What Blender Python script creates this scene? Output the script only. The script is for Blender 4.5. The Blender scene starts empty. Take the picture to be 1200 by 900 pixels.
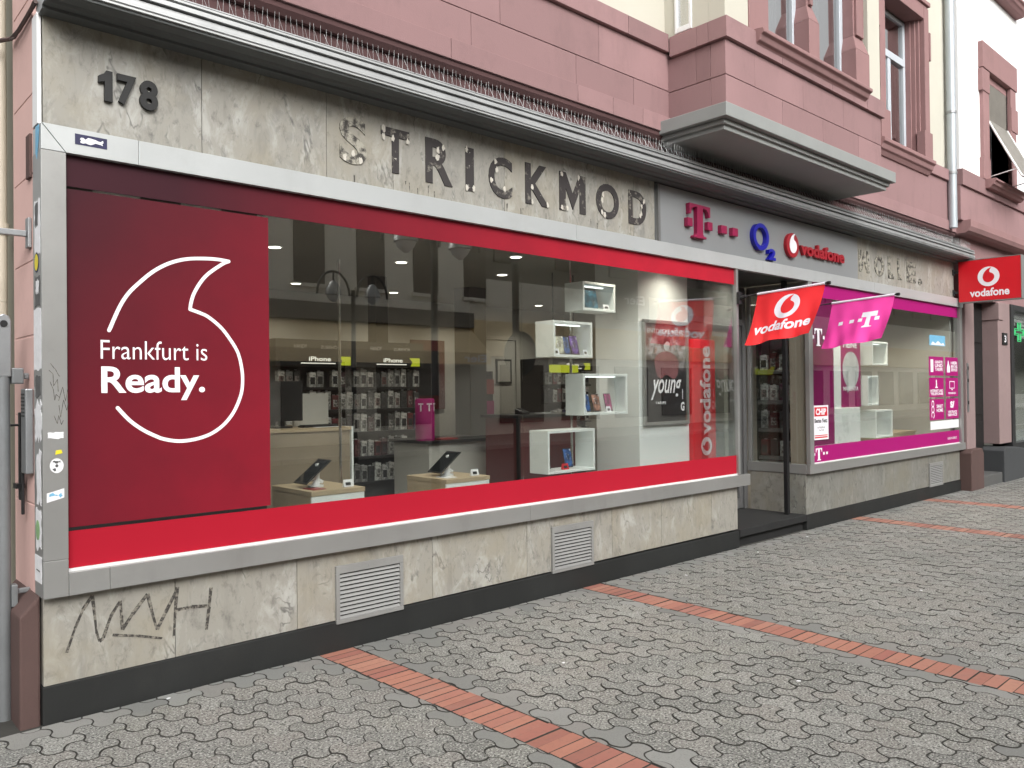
import bpy, bmesh, math, random
from mathutils import Vector, Matrix
random.seed(7)
R = math.radians
SC = bpy.context.scene
COL = SC.collection

# ------------------------------------------------------------------ camera
cam_d = bpy.data.cameras.new('camera')
cam_d.sensor_width = 36.0
cam_d.lens = 941.08 / 1200 * 36
cam_d.clip_start = 0.05
cam_d.clip_end = 600
cam = bpy.data.objects.new('camera', cam_d)
COL.objects.link(cam)
yaw, pitch, roll = 0.742525, 0.008907, -0.011460
fw = Vector((math.sin(yaw)*math.cos(pitch), math.cos(yaw)*math.cos(pitch), math.sin(pitch)))
rt = Vector((math.cos(yaw), -math.sin(yaw), 0))
up = rt.cross(fw)
rr = rt*math.cos(roll) + up*math.sin(roll)
uu = -rt*math.sin(roll) + up*math.cos(roll)
mw = Matrix.Identity(4)
for i in range(3):
    mw[i][0] = rr[i]; mw[i][1] = uu[i]; mw[i][2] = -fw[i]
mw.translation = Vector((0, -4.3872, 1.6))
cam.matrix_world = mw
SC.camera = cam

# ------------------------------------------------------------------ sky, sun, exposure
SUN_EL, SUN_ROT = R(37), R(200)
w = bpy.data.worlds.new('World'); SC.world = w; w.use_nodes = True
nt = w.node_tree; nt.nodes.clear()
sky = nt.nodes.new('ShaderNodeTexSky'); sky.sky_type = 'NISHITA'; sky.sun_disc = False
sky.sun_elevation = SUN_EL; sky.sun_rotation = SUN_ROT
sky.air_density = 1.6; sky.dust_density = 9.0; sky.ozone_density = 1.0
hs = nt.nodes.new('ShaderNodeHueSaturation'); hs.inputs['Saturation'].default_value = 0.07
bg = nt.nodes.new('ShaderNodeBackground'); bg.inputs['Strength'].default_value = 0.15
wo = nt.nodes.new('ShaderNodeOutputWorld')
nt.links.new(sky.outputs[0], hs.inputs['Color']); nt.links.new(hs.outputs[0], bg.inputs['Color'])
nt.links.new(bg.outputs[0], wo.inputs['Surface'])
sd = bpy.data.lights.new('sun', 'SUN'); sd.energy = 0.5; sd.angle = R(60); sd.color = (1.0, 0.98, 0.95)
so = bpy.data.objects.new('sun', sd); COL.objects.link(so)
# light comes from the street side, high up behind the camera's right shoulder
sdir = Vector((math.sin(SUN_ROT)*math.cos(SUN_EL), math.cos(SUN_ROT)*math.cos(SUN_EL), math.sin(SUN_EL)))
so.rotation_euler = (-sdir).to_track_quat('-Z', 'Y').to_euler()
so.location = (0, -8, 14)
SC.view_settings.view_transform = 'Standard'; SC.view_settings.look = 'None'
SC.view_settings.gamma = 1; SC.view_settings.use_curve_mapping = False
SC.view_settings.exposure = 0.55
SC.cycles.max_bounces = 10; SC.cycles.transparent_max_bounces = 16
SC.cycles.sample_clamp_indirect = 6; SC.cycles.caustics_reflective = False; SC.cycles.caustics_refractive = False
try:
    SC.cycles.use_denoising = True; SC.cycles.denoiser = 'OPENIMAGEDENOISE'
except Exception:
    pass

# ------------------------------------------------------------------ materials
def S(r, g, b):
    f = lambda c: (c/255/12.92) if c/255 <= .04045 else ((c/255+.055)/1.055)**2.4
    return (f(r), f(g), f(b))
MATS = {}
def node(t, typ, **kw):
    n = t.nodes.new('ShaderNode'+typ)
    for k, v in kw.items(): setattr(n, k, v)
    return n
def mix(t, a, b, fac, mode='MIX'):
    n = node(t, 'MixRGB', blend_type=mode)
    for s, v in ((1, a), (2, b), (0, fac)):
        if hasattr(v, 'is_linked'): t.links.new(v, n.inputs[s])
        elif s == 0: n.inputs[0].default_value = v
        else: n.inputs[s].default_value = (*v, 1)
    return n.outputs[0]
def noise(t, scale, detail=4, rough=.55, vec=None, dim=None, dist=0):
    n = node(t, 'TexNoise'); n.inputs['Scale'].default_value = scale
    n.inputs['Detail'].default_value = detail; n.inputs['Roughness'].default_value = rough
    n.inputs['Distortion'].default_value = dist
    if vec is not None: t.links.new(vec, n.inputs['Vector'])
    return n.outputs['Fac']
def ramp(t, fac, stops):
    n = node(t, 'ValToRGB'); e = n.color_ramp.elements
    while len(e) < len(stops): e.new(.5)
    for i, (p, c) in enumerate(stops):
        e[i].position = p
        e[i].color = (*c, 1) if hasattr(c, '__len__') else (c, c, c, 1)
    t.links.new(fac, n.inputs[0]); return n.outputs[0]
def scaled(t, vec, sc):
    n = node(t, 'Mapping'); n.inputs['Scale'].default_value = sc
    t.links.new(vec, n.inputs[0]); return n.outputs[0]
def coords(t):
    return node(t, 'TexCoord').outputs['Object']
def isl(t):
    return node(t, 'NewGeometry').outputs['Random Per Island']
def newmat(name):
    m = bpy.data.materials.new(name); m.use_nodes = True
    t = m.node_tree; p = t.nodes['Principled BSDF']; MATS[name] = m
    return m, t, p
def setc(t, p, c):
    if hasattr(c, 'is_linked'): t.links.new(c, p.inputs['Base Color'])
    else: p.inputs['Base Color'].default_value = (*c, 1)
def bumpit(t, p, h, strength, dist=.004):
    b = node(t, 'Bump'); b.inputs['Strength'].default_value = strength; b.inputs['Distance'].default_value = dist
    t.links.new(h, b.inputs['Height']); t.links.new(b.outputs[0], p.inputs['Normal'])
def basic(name, col, rough=.6, metal=0, var=.12, vs=2.5, bump=.15, bs=90, spec=.5, dirt=0, dirtcol=(.03, .028, .025), island=0, emit=0):
    m, t, p = newmat(name)
    v = coords(t)
    n1 = noise(t, vs, 5, .6, v); n2 = noise(t, bs, 3, .6, v)
    c = mix(t, tuple(x*(1-var) for x in col), tuple(min(1, x*(1+var)) for x in col), ramp(t, n1, [(.25, 0), (.75, 1)]))
    c = mix(t, c, tuple(x*.7 for x in col), ramp(t, n2, [(.45, 0), (.85, var*1.5)]))
    if island:
        r = isl(t); c = mix(t, c, tuple(x*(1-island) for x in col), r)
    if dirt:
        st = noise(t, 1, 7, .7, scaled(t, v, (3.2, 3.2, .8)))
        c = mix(t, c, dirtcol, ramp(t, st, [(.54, 0), (.82, dirt*.75)]))
        d2 = noise(t, 1.7, 9, .78, v)
        c = mix(t, c, dirtcol, ramp(t, d2, [(.52, 0), (.85, dirt)]))
    setc(t, p, c)
    rg = ramp(t, n1, [(.2, max(0, rough-.08)), (.8, min(1, rough+.08))])
    t.links.new(rg, p.inputs['Roughness'])
    p.inputs['Metallic'].default_value = metal
    p.inputs['Specular IOR Level'].default_value = spec
    if bump: bumpit(t, p, n2, bump, .003)
    if emit:
        p.inputs['Emission Color'].default_value = (*col, 1); p.inputs['Emission Strength'].default_value = emit
    return m
def lampmat(name, col, strength):
    m, t, p = newmat(name); p.inputs['Base Color'].default_value = (*col, 1)
    n = noise(t, 30, 2, .5, coords(t))
    e = node(t, 'Emission'); t.links.new(mix(t, tuple(c*.93 for c in col), col, n), e.inputs['Color'])
    e.inputs['Strength'].default_value = strength
    t.links.new(e.outputs[0], t.nodes['Material Output'].inputs['Surface'])
    return m

basic('alu_skylit', (.50, .52, .52), .38, .35, .05, 1.5, .04, 200, .5, dirt=.2, dirtcol=(.2, .19, .17))  # lighter alu: the top rail's extra skylight is put into its colour
basic('alu', (.37, .37, .36), .38, .55, .06, 1.5, .04, 200, .5, dirt=.28, dirtcol=(.16, .15, .13))
basic('alu_dark', (.20, .20, .20), .45, .5, .08, 2, .05, 200)
basic('alu_bright', (.52, .53, .53), .35, .6, .08, 3, .05, 150, dirt=.4, dirtcol=(.14, .14, .135))
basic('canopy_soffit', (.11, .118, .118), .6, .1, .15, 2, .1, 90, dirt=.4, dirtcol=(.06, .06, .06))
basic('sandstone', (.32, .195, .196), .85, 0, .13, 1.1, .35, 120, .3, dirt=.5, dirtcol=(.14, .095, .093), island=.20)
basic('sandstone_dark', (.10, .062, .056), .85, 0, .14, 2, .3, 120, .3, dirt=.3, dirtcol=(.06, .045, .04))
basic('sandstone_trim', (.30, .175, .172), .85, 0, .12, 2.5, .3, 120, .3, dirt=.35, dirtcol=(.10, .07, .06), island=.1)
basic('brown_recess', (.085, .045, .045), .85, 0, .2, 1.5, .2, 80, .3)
basic('side_pink', (.68, .45, .41), .85, 0, .09, 1.5, .2, 120, .3, dirt=.25, dirtcol=(.22, .15, .14), island=.06)
basic('cream', (.54, .52, .445), .9, 0, .05, 1.2, .15, 200, .3, dirt=.08, dirtcol=(.4, .38, .32))
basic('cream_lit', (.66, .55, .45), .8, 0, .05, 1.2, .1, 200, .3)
basic('pier_stone_shaded', (.27, .195, .19), .85, 0, .1, 1.6, .25, 140, .3, dirt=.3, dirtcol=(.12, .09, .085))  # greyer pier paint, darkened too for the shade under the cornice
basic('render_olive', (.30, .28, .22), .9, 0, .08, 1.5, .2, 100, .3, dirt=.3)
basic('white_plaster', (.86, .86, .86), .9, 0, .03, 1.2, .15, 200, .3)
basic('slab', (.27, .28, .272), .7, .0, .08, 2, .1, 90, .4, dirt=.15, dirtcol=(.2, .2, .19))
basic('plinth_black', (.017, .018, .0175), .62, 0, .25, 2.5, .25, 110, .4, dirt=.3, dirtcol=(.05, .048, .043))
basic('grille', (.30, .30, .29), .5, .3, .1, 4, .08, 100, dirt=.35, dirtcol=(.10, .095, .085))
basic('void', (.010, .010, .010), .9, 0, .2, 3, 0)
basic('dark_frame', (.035, .036, .037), .4, .2, .15, 3, .05, 90)
basic('black_plastic', (.012, .012, .013), .4, 0, .2, 5, .03, 120)
basic('rubber_mat', (.022, .022, .022), .85, 0, .3, 4, .4, 160, .3)
basic('steel', (.33, .34, .35), .42, .7, .12, 3, .06, 100, dirt=.3, dirtcol=(.1, .09, .08))
basic('galv_pole', (.20, .21, .215), .5, .35, .12, 4, .06, 60, dirt=.3, dirtcol=(.09, .085, .08))
basic('chrome', (.75, .75, .74), .15, 1, .03, 3, 0)
basic('zinc_pipe', (.44, .48, .51), .45, .35, .08, 2, .05, 80)
basic('cream_pipe', (.50, .45, .36), .5, 0, .06, 2, .05, 80, dirt=.2, dirtcol=(.3, .25, .18))
basic('cable_brown', (.08, .05, .045), .6, 0, .2, 6, 0)
basic('film_text', (.88, .86, .90), .4, 0, .03, 5, 0)
basic('white_paint', (.80, .80, .80), .45, 0, .03, 3, .03, 120)
basic('white_shelf', (.80, .83, .81), .3, 0, .02, 3, 0)
basic('panel_white', (.80, .82, .81), .5, 0, .03, 1.5, .02, 120)
basic('sign_red', (.66, .012, .022), .32, 0, .06, 1.2, .02, 100)
basic('flag_red', (.80, .022, .028), .75, 0, .06, 4, .12, 400)
basic('flag_pink', (.84, .055, .36), .75, 0, .06, 4, .12, 400)
basic('flag_white', (.84, .82, .90), .75, 0, .04, 4, .1, 400)
basic('letter_magenta', (.26, .006, .055), .35, 0, .1, 3, 0)
basic('letter_blue', (.006, .006, .30), .35, 0, .1, 3, 0)
basic('letter_red', (.32, .005, .015), .35, 0, .1, 3, 0)
basic('magenta', (.35, .006, .145), .5, 0, .06, 1.5, .02, 60, spec=.2)
basic('magenta_deep', (.30, .006, .12), .4, 0, .1, 1.5, .02, 60)
basic('sign_grey', (.27, .28, .285), .4, .25, .04, 1.5, .03, 150, dirt=.08, dirtcol=(.2, .2, .2))
basic('digit_black', (.009, .009, .009), .55, 0, .2, 6, .1, 100)
m_, t_, p_ = newmat('scratch')
setc(t_, p_, mix(t_, (.045, .040, .036), (.26, .24, .20), ramp(t_, noise(t_, 42, 4, .7, coords(t_)), [(.47, 0), (.62, .9)]))); p_.inputs['Roughness'].default_value = .8
basic('wood', (.42, .33, .215), .5, 0, .12, 3, .1, 60)
basic('wood_dark', (.26, .21, .15), .5, 0, .12, 3, .1, 60)
basic('inner_wall', (.52, .505, .465), .85, 0, .06, 1.2, .05, 90)
basic('inner_ceiling', (.30, .285, .25), .9, 0, .05, 1.2, .05, 90)
basic('inner_floor', (.13, .12, .105), .45, 0, .1, 2, .05, 60)
basic('inner_dark', (.05, .048, .045), .7, 0, .1, 2, .03, 60)
basic('maroon', (.10, .018, .018), .4, 0, .15, 2, .03, 60)
basic('yellow', (.80, .78, .04), .5, 0, .1, 4, 0)
basic('brick_joint', (.038, .036, .031), .95, 0, .3, 12, .3, 120)
basic('kerb', (.30, .29, .28), .85, 0, .12, 3, .3, 90)
basic('asphalt', (.05, .05, .05), .9, 0, .2, 2, .6, 120)
basic('ground', (.08, .078, .07), .95, 0, .2, .6, .4, 40)
basic('opp_wall', (.84, .80, .70), .85, 0, .06, .7, .1, 40, dirt=.15, dirtcol=(.2, .18, .15))
basic('opp_dark', (.20, .18, .155), .85, 0, .15, .7, .1, 40)
basic('opp_tan', (.88, .70, .42), .8, 0, .06, .7, .1, 40)
basic('opp_brown', (.09, .065, .05), .4, 0, .15, 1, .02, 40)
basic('blue_sign', (.01, .04, .25), .5, 0, .1, 3, 0)
basic('stone_step', (.09, .09, .087), .85, 0, .15, 4, .3, 90)
basic('stone_base', (.05, .053, .056), .85, 0, .15, 3, .3, 90, dirt=.2)
basic('louver_white', (.66, .66, .64), .6, 0, .05, 4, .05, 90)
basic('shutter', (.36, .34, .31), .7, 0, .1, 5, .05, 90)
basic('pane_backing', (.12, .125, .13), .9, 0, .15, 5, 0)
basic('sky_sheet', (.85, .85, .85), .9, 0, .04, 5, 0)
basic('window_frame', (.50, .54, .58), .4, 0, .05, 3, .02, 90)
basic('leaf_litter', (.20, .18, .13), .9, 0, .4, 30, .6, 60)
basic('sticker_white', (.78, .78, .80), .5, 0, .12, 25, 0)
basic('sticker_blue', (.16, .42, .62), .5, 0, .12, 25, 0)
basic('sticker_navy', (.02, .02, .07), .5, 0, .2, 25, 0)
basic('sticker_yellow', (.75, .62, .03), .5, 0, .1, 25, 0)
basic('sticker_grey', (.10, .10, .10), .6, 0, .3, 25, 0)
basic('sticker_green', (.25, .42, .20), .5, 0, .3, 25, 0)
basic('poster_orange', (.45, .09, .03), .5, 0, .2, 8, 0)
basic('poster_dark', (.022, .022, .026), .4, 0, .4, 9, 0)
m_, t_, p_ = newmat('poster_photo')
v_ = coords(t_); sp_ = node(t_, 'SeparateXYZ'); t_.links.new(v_, sp_.inputs[0])
n_ = noise(t_, 4.5, 5, .6, v_); ad_ = node(t_, 'Math', operation='MULTIPLY_ADD'); t_.links.new(n_, ad_.inputs[0]); ad_.inputs[1].default_value = .7; t_.links.new(sp_.outputs[2], ad_.inputs[2])
c_ = ramp(t_, ad_.outputs[0], [(.35, (.02, .018, .02)), (.75, (.025, .024, .028)), (.93, (.05, .05, .055)), (1.0, (.30, .30, .31)), (1.0, (.10, .06, .07))])
mr_ = node(t_, 'MapRange'); t_.links.new(ad_.outputs[0], mr_.inputs[0]); mr_.inputs[1].default_value = .2; mr_.inputs[2].default_value = 1.6
c_ = ramp(t_, mr_.outputs[0], [(0, (.02, .018, .02)), (.45, (.018, .018, .022)), (.56, (.07, .055, .06)), (.64, (.42, .41, .42)), (.72, (.16, .05, .055)), (.80, (.30, .14, .14)), (.90, (.16, .09, .10)), (1, (.10, .06, .07))])
c_ = mix(t_, c_, (.40, .09, .03), ramp(t_, noise(t_, 3.2, 3, .5, scaled(t_, v_, (1.3, 1, .9))), [(.62, 0), (.68, .8)]))
c_ = mix(t_, c_, (.03, .03, .035), ramp(t_, noise(t_, 14, 4, .6, v_), [(.52, 0), (.62, .7)]))
setc(t_, p_, c_); p_.inputs['Roughness'].default_value = .4
basic('poster_rose', (.22, .09, .10), .4, 0, .4, 5, 0)
basic('poster_pale', (.52, .53, .54), .4, 0, .35, 9, 0)
basic('car_red', (.30, .012, .012), .25, .2, .05, 2, 0)
basic('car_glass', (.012, .014, .016), .05, 0, .1, 2, 0)
basic('tyre', (.015, .015, .015), .9, 0, .2, 5, .2, 60)
basic('pack_grey', (.16, .16, .16), .4, 0, .35, 9, 0)
m_, t_, p_ = newmat('pack_mid')
c_ = ramp(t_, node(t_, 'ObjectInfo').outputs['Random'], [(0, (.05, .05, .05)), (.15, (.10, .10, .105)), (.22, (.45, .45, .44)), (.75, (.80, .80, .78)), (.85, (.05, .05, .06)), (.93, (.20, .03, .03)), (1, (.03, .06, .16))])
setc(t_, p_, mix(t_, c_, (.02, .02, .02), ramp(t_, noise(t_, 25, 2, .5, coords(t_)), [(.5, 0), (.6, .5)]))); p_.inputs['Roughness'].default_value = .35
basic('pack_dark', (.05, .05, .055), .4, 0, .35, 9, 0)
basic('pack_red', (.28, .03, .03), .4, 0, .3, 9, 0)
basic('pack_pale', (.52, .53, .52), .4, 0, .3, 9, 0)
lampmat('downlight_glow', (1.0, .93, .80), 5)
lampmat('led_strip', (.93, 1.0, .98), 2.2)
lampmat('lit_yellow', (.75, .80, .05), .5)
lampmat('lit_white', (1, .95, .80), .9)
lampmat('cross_green', (.12, .9, .32), .6)
def screenmat(name, col, e):
    m, t, p = newmat(name); v = coords(t)
    c = mix(t, tuple(x*.15 for x in col), col, ramp(t, noise(t, 18, 3, .6, v), [(.40, 0), (.60, 1)]))
    c = mix(t, c, (.9, .9, .9), ramp(t, noise(t, 42, 2, .5, v), [(.64, 0), (.70, .6)]))
    setc(t, p, (.01, .01, .01)); p.inputs['Roughness'].default_value = .1
    t.links.new(c, p.inputs['Emission Color']); p.inputs['Emission Strength'].default_value = e
screenmat('screen_blue', (.05, .16, .45), .8)
screenmat('screen_purple', (.22, .10, .45), .8)
screenmat('screen_pink', (.60, .10, .28), .8)
screenmat('screen_orange', (.60, .30, .20), .8)
screenmat('screen_pale', (.70, .68, .45), .8)
screenmat('screen_teal', (.06, .22, .28), .8)

def glassmat(name, base, tint, k=1.0):
    m, t, p = newmat(name); t.nodes.remove(p)
    lw = node(t, 'LayerWeight'); pw = node(t, 'Math', operation='POWER')
    t.links.new(lw.outputs['Facing'], pw.inputs[0]); pw.inputs[1].default_value = 5
    ma = node(t, 'Math', operation='MULTIPLY_ADD'); t.links.new(pw.outputs[0], ma.inputs[0])
    ma.inputs[1].default_value = (1-base)*k; ma.inputs[2].default_value = base
    tr = node(t, 'BsdfTransparent'); tr.inputs['Color'].default_value = (*tint, 1)
    gl = node(t, 'BsdfGlossy'); gl.inputs['Roughness'].default_value = 0.0
    nz = noise(t, .8, 2, .5, coords(t)); bp = node(t, 'Bump'); bp.inputs['Strength'].default_value = .02
    bp.inputs['Distance'].default_value = .02
    t.links.new(nz, bp.inputs['Height']); t.links.new(bp.outputs[0], gl.inputs['Normal'])
    mx = node(t, 'MixShader'); t.links.new(ma.outputs[0], mx.inputs[0])
    t.links.new(tr.outputs[0], mx.inputs[1]); t.links.new(gl.outputs[0], mx.inputs[2])
    t.links.new(mx.outputs[0], t.nodes['Material Output'].inputs['Surface'])
    return m
glassmat('glass', .165, (.93, .95, .94))
glassmat('glass_window', .70, (.90, .92, .92))

def marble(name, base, light, dark, streak):
    m, t, p = newmat(name)
    v = coords(t)
    off = node(t, 'VectorMath', operation='ADD'); t.links.new(v, off.inputs[0])
    cm = node(t, 'CombineXYZ'); ml = node(t, 'Math', operation='MULTIPLY'); t.links.new(isl(t), ml.inputs[0]); ml.inputs[1].default_value = 13
    for i in range(3): t.links.new(ml.outputs[0], cm.inputs[i])
    t.links.new(cm.outputs[0], off.inputs[1]); q = off.outputs[0]
    # diagonal veining
    rot = node(t, 'Mapping'); rot.inputs['Rotation'].default_value = (0, R(40), 0); rot.inputs['Scale'].default_value = (1.5, 1, .75)
    t.links.new(q, rot.inputs[0])
    n1 = noise(t, 2.1, 9, .66, rot.outputs[0], dist=.8)
    n2 = noise(t, 5.0, 9, .70, rot.outputs[0], dist=.6)
    n3 = noise(t, 140, 2, .6, v)
    c = ramp(t, n1, [(.30, dark), (.44, base), (.56, base), (.70, light)])
    c = mix(t, c, light, ramp(t, n2, [(.52, 0), (.70, .75)]))
    c = mix(t, c, tuple(x*.72 for x in dark), ramp(t, n2, [(.28, .65), (.42, 0)]))
    n5 = noise(t, 13, 8, .74, rot.outputs[0], dist=.5)
    c = mix(t, c, tuple(x*.45 for x in dark), ramp(t, n5, [(.53, 0), (.72, .75)]))
    vn = ramp(t, noise(t, 1.2, 5, .6, rot.outputs[0], dist=.6), [(.488, 0), (.5, .8), (.512, 0)])
    c = mix(t, c, tuple(x*.4 for x in dark), mix(t, (0, 0, 0), vn, ramp(t, n2, [(.50, 0), (.60, 1)])))
    n4 = noise(t, 1.7, 6, .7, q)
    c = mix(t, c, tuple(a*b for a, b in zip(base, (1.0, .93, .78))), ramp(t, n4, [(.45, 0), (.68, .6)]))
    # run-off streaks and grime of the stone itself
    s = noise(t, 1, 6, .72, scaled(t, v, (9, 9, 1.3)))
    c = mix(t, c, (.10, .095, .085), ramp(t, s, [(.56, 0), (.82, streak*.8)]))
    g = noise(t, 9, 7, .75, v)
    c = mix(t, c, (.06, .057, .05), ramp(t, g, [(.60, 0), (.80, streak*.8)]))
    setc(t, p, c); p.inputs['Roughness'].default_value = .48
    bumpit(t, p, n3, .08, .002)
marble('marble_base', (.305, .291, .256), (.46, .456, .425), (.19, .187, .174), .62)
marble('marble_base_grey', (.20, .198, .178), (.30, .30, .275), (.125, .124, .113), .7)
marble('marble_fascia', (.295, .283, .25), (.46, .458, .43), (.19, .187, .174), .75)
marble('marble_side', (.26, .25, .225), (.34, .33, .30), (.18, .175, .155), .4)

def ghostletters():
    m, t, p = newmat('ghost_letter')
    v = coords(t)
    n1 = noise(t, 9, 6, .7, v); n2 = noise(t, 28, 5, .65, v)
    c = mix(t, (.035, .030, .030), (.32, .30, .25), ramp(t, n1, [(.56, 0), (.66, .85)]))
    c = mix(t, c, (.55, .52, .45), ramp(t, n2, [(.66, 0), (.70, .9)]))
    setc(t, p, c); p.inputs['Roughness'].default_value = .7
    bumpit(t, p, n2, .3, .003)
ghostletters()
def ghostfaint():
    m, t, p = newmat('ghost_faint')
    v = coords(t); n1 = noise(t, 16, 6, .7, v)
    c = mix(t, (.05, .045, .04), (.38, .36, .30), ramp(t, n1, [(.44, 0), (.56, .95)]))
    setc(t, p, c); p.inputs['Roughness'].default_value = .7
ghostfaint()
basic('glue_spot', (.55, .52, .46), .8, 0, .2, 20, .2, 90)

def redfilm(name, c0, c1, x0, x1, z0, z1):
    # film whose colour runs from a deep wine red (upper left) to signal red (lower right)
    m, t, p = newmat(name); v = node(t, 'NewGeometry').outputs['Position']
    sep = node(t, 'SeparateXYZ'); t.links.new(v, sep.inputs[0])
    a = node(t, 'MapRange'); t.links.new(sep.outputs[0], a.inputs[0]); a.inputs[1].default_value = x0; a.inputs[2].default_value = x1
    b = node(t, 'MapRange'); t.links.new(sep.outputs[2], b.inputs[0]); b.inputs[1].default_value = z1; b.inputs[2].default_value = z0
    s = node(t, 'Math', operation='ADD'); t.links.new(a.outputs[0], s.inputs[0]); t.links.new(b.outputs[0], s.inputs[1])
    h = node(t, 'Math', operation='MULTIPLY'); t.links.new(s.outputs[0], h.inputs[0]); h.inputs[1].default_value = .5
    c = mix(t, c0, c1, h.outputs[0])
    n = noise(t, 3, 4, .6, v); c = mix(t, c, tuple(x*.85 for x in c0), ramp(t, n, [(.4, 0), (.8, .25)]))
    setc(t, p, c); p.inputs['Roughness'].default_value = .5; p.inputs['Specular IOR Level'].default_value = .2
redfilm('film_panel', (.034, .008, .013), (.25, .009, .022), 1.0, 2.2, .95, 2.7)
redfilm('film_top', (.040, .008, .014), (.80, .017, .045), 1.6, 5.5, -1000, 2.9)
redfilm('film_red', (.36, .008, .022), (.42, .012, .030), 1.0, 4.0, .7, .95)

def pavermat(name, speck, base, joint=False):
    m, t, p = newmat(name); v = coords(t); r = isl(t)
    c = ramp(t, r, [(0, tuple(x*.78 for x in base)), (.35, base), (.7, (base[0]*1.06, base[1]*1.0, base[2]*.98)), (1, tuple(x*1.22 for x in base))])
    big = noise(t, .55, 5, .6, v)
    c = mix(t, c, tuple(x*.68 for x in base), ramp(t, big, [(.45, 0), (.72, .7)]))
    pt = noise(t, 2.2, 6, .7, v)
    c = mix(t, c, (base[0]*1.2, base[1]*1.2, base[2]*1.08), ramp(t, pt, [(.52, 0), (.75, .55)]))
    if speck:
        sp = noise(t, 92, 2, .6, v)
        c = mix(t, c, tuple(x*.12 for x in base), ramp(t, sp, [(.545, 0), (.60, speck)]))
        sp2 = noise(t, 80, 2, .6, scaled(t, v, (1.1, -1.1, 1.1)))
        c = mix(t, c, tuple(min(1, x*1.9) for x in base), ramp(t, sp2, [(.54, 0), (.62, speck)]))
    else:
        sp = noise(t, 130, 3, .7, v); c = mix(t, c, tuple(x*.6 for x in base), ramp(t, sp, [(.48, 0), (.7, .55)])); c = mix(t, c, tuple(x*1.35 for x in base), ramp(t, noise(t, 95, 3, .7, v), [(.55, 0), (.75, .5)]))
    st = noise(t, 7, 3, .5, v)
    c = mix(t, c, (.035, .034, .03), ramp(t, st, [(.76, 0), (.80, .7)]))
    setc(t, p, c); p.inputs['Roughness'].default_value = .82; p.inputs['Specular IOR Level'].default_value = .35
    bumpit(t, p, noise(t, 170, 3, .7, v), .55 if speck else .2, .004)
pavermat('paver', .9, (.222, .221, .205))
pavermat('paver_edge', 0, (.225, .227, .215))
def brickmat():
    m, t, p = newmat('clinker'); v = coords(t); r = isl(t)
    c = ramp(t, r, [(0, (.24, .095, .075)), (.25, (.33, .14, .10)), (.5, (.37, .165, .115)), (.8, (.30, .115, .09)), (1, (.40, .20, .14))])
    n = noise(t, 30, 5, .7, v); c = mix(t, c, (.17, .09, .075), ramp(t, n, [(.5, 0), (.8, .6)]))
    n2 = noise(t, 3, 5, .7, v); c = mix(t, c, (.30, .20, .16), ramp(t, n2, [(.5, 0), (.75, .5)]))
    setc(t, p, c); p.inputs['Roughness'].default_value = .8
    bumpit(t, p, n, .3, .003)
brickmat()
m_, t_, p_ = newmat('accessory_print')
c_ = ramp(t_, node(t_, 'ObjectInfo').outputs['Random'], [(0, (.03, .03, .035)), (.45, (.06, .06, .065)), (.55, (.30, .30, .29)), (.85, (.48, .48, .46)), (1, (.15, .05, .05))])
c_ = mix(t_, c_, (.02, .02, .02), ramp(t_, noise(t_, 38, 2, .5, coords(t_)), [(.47, 0), (.53, .75)]))
setc(t_, p_, c_); p_.inputs['Roughness'].default_value = .35

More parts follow.
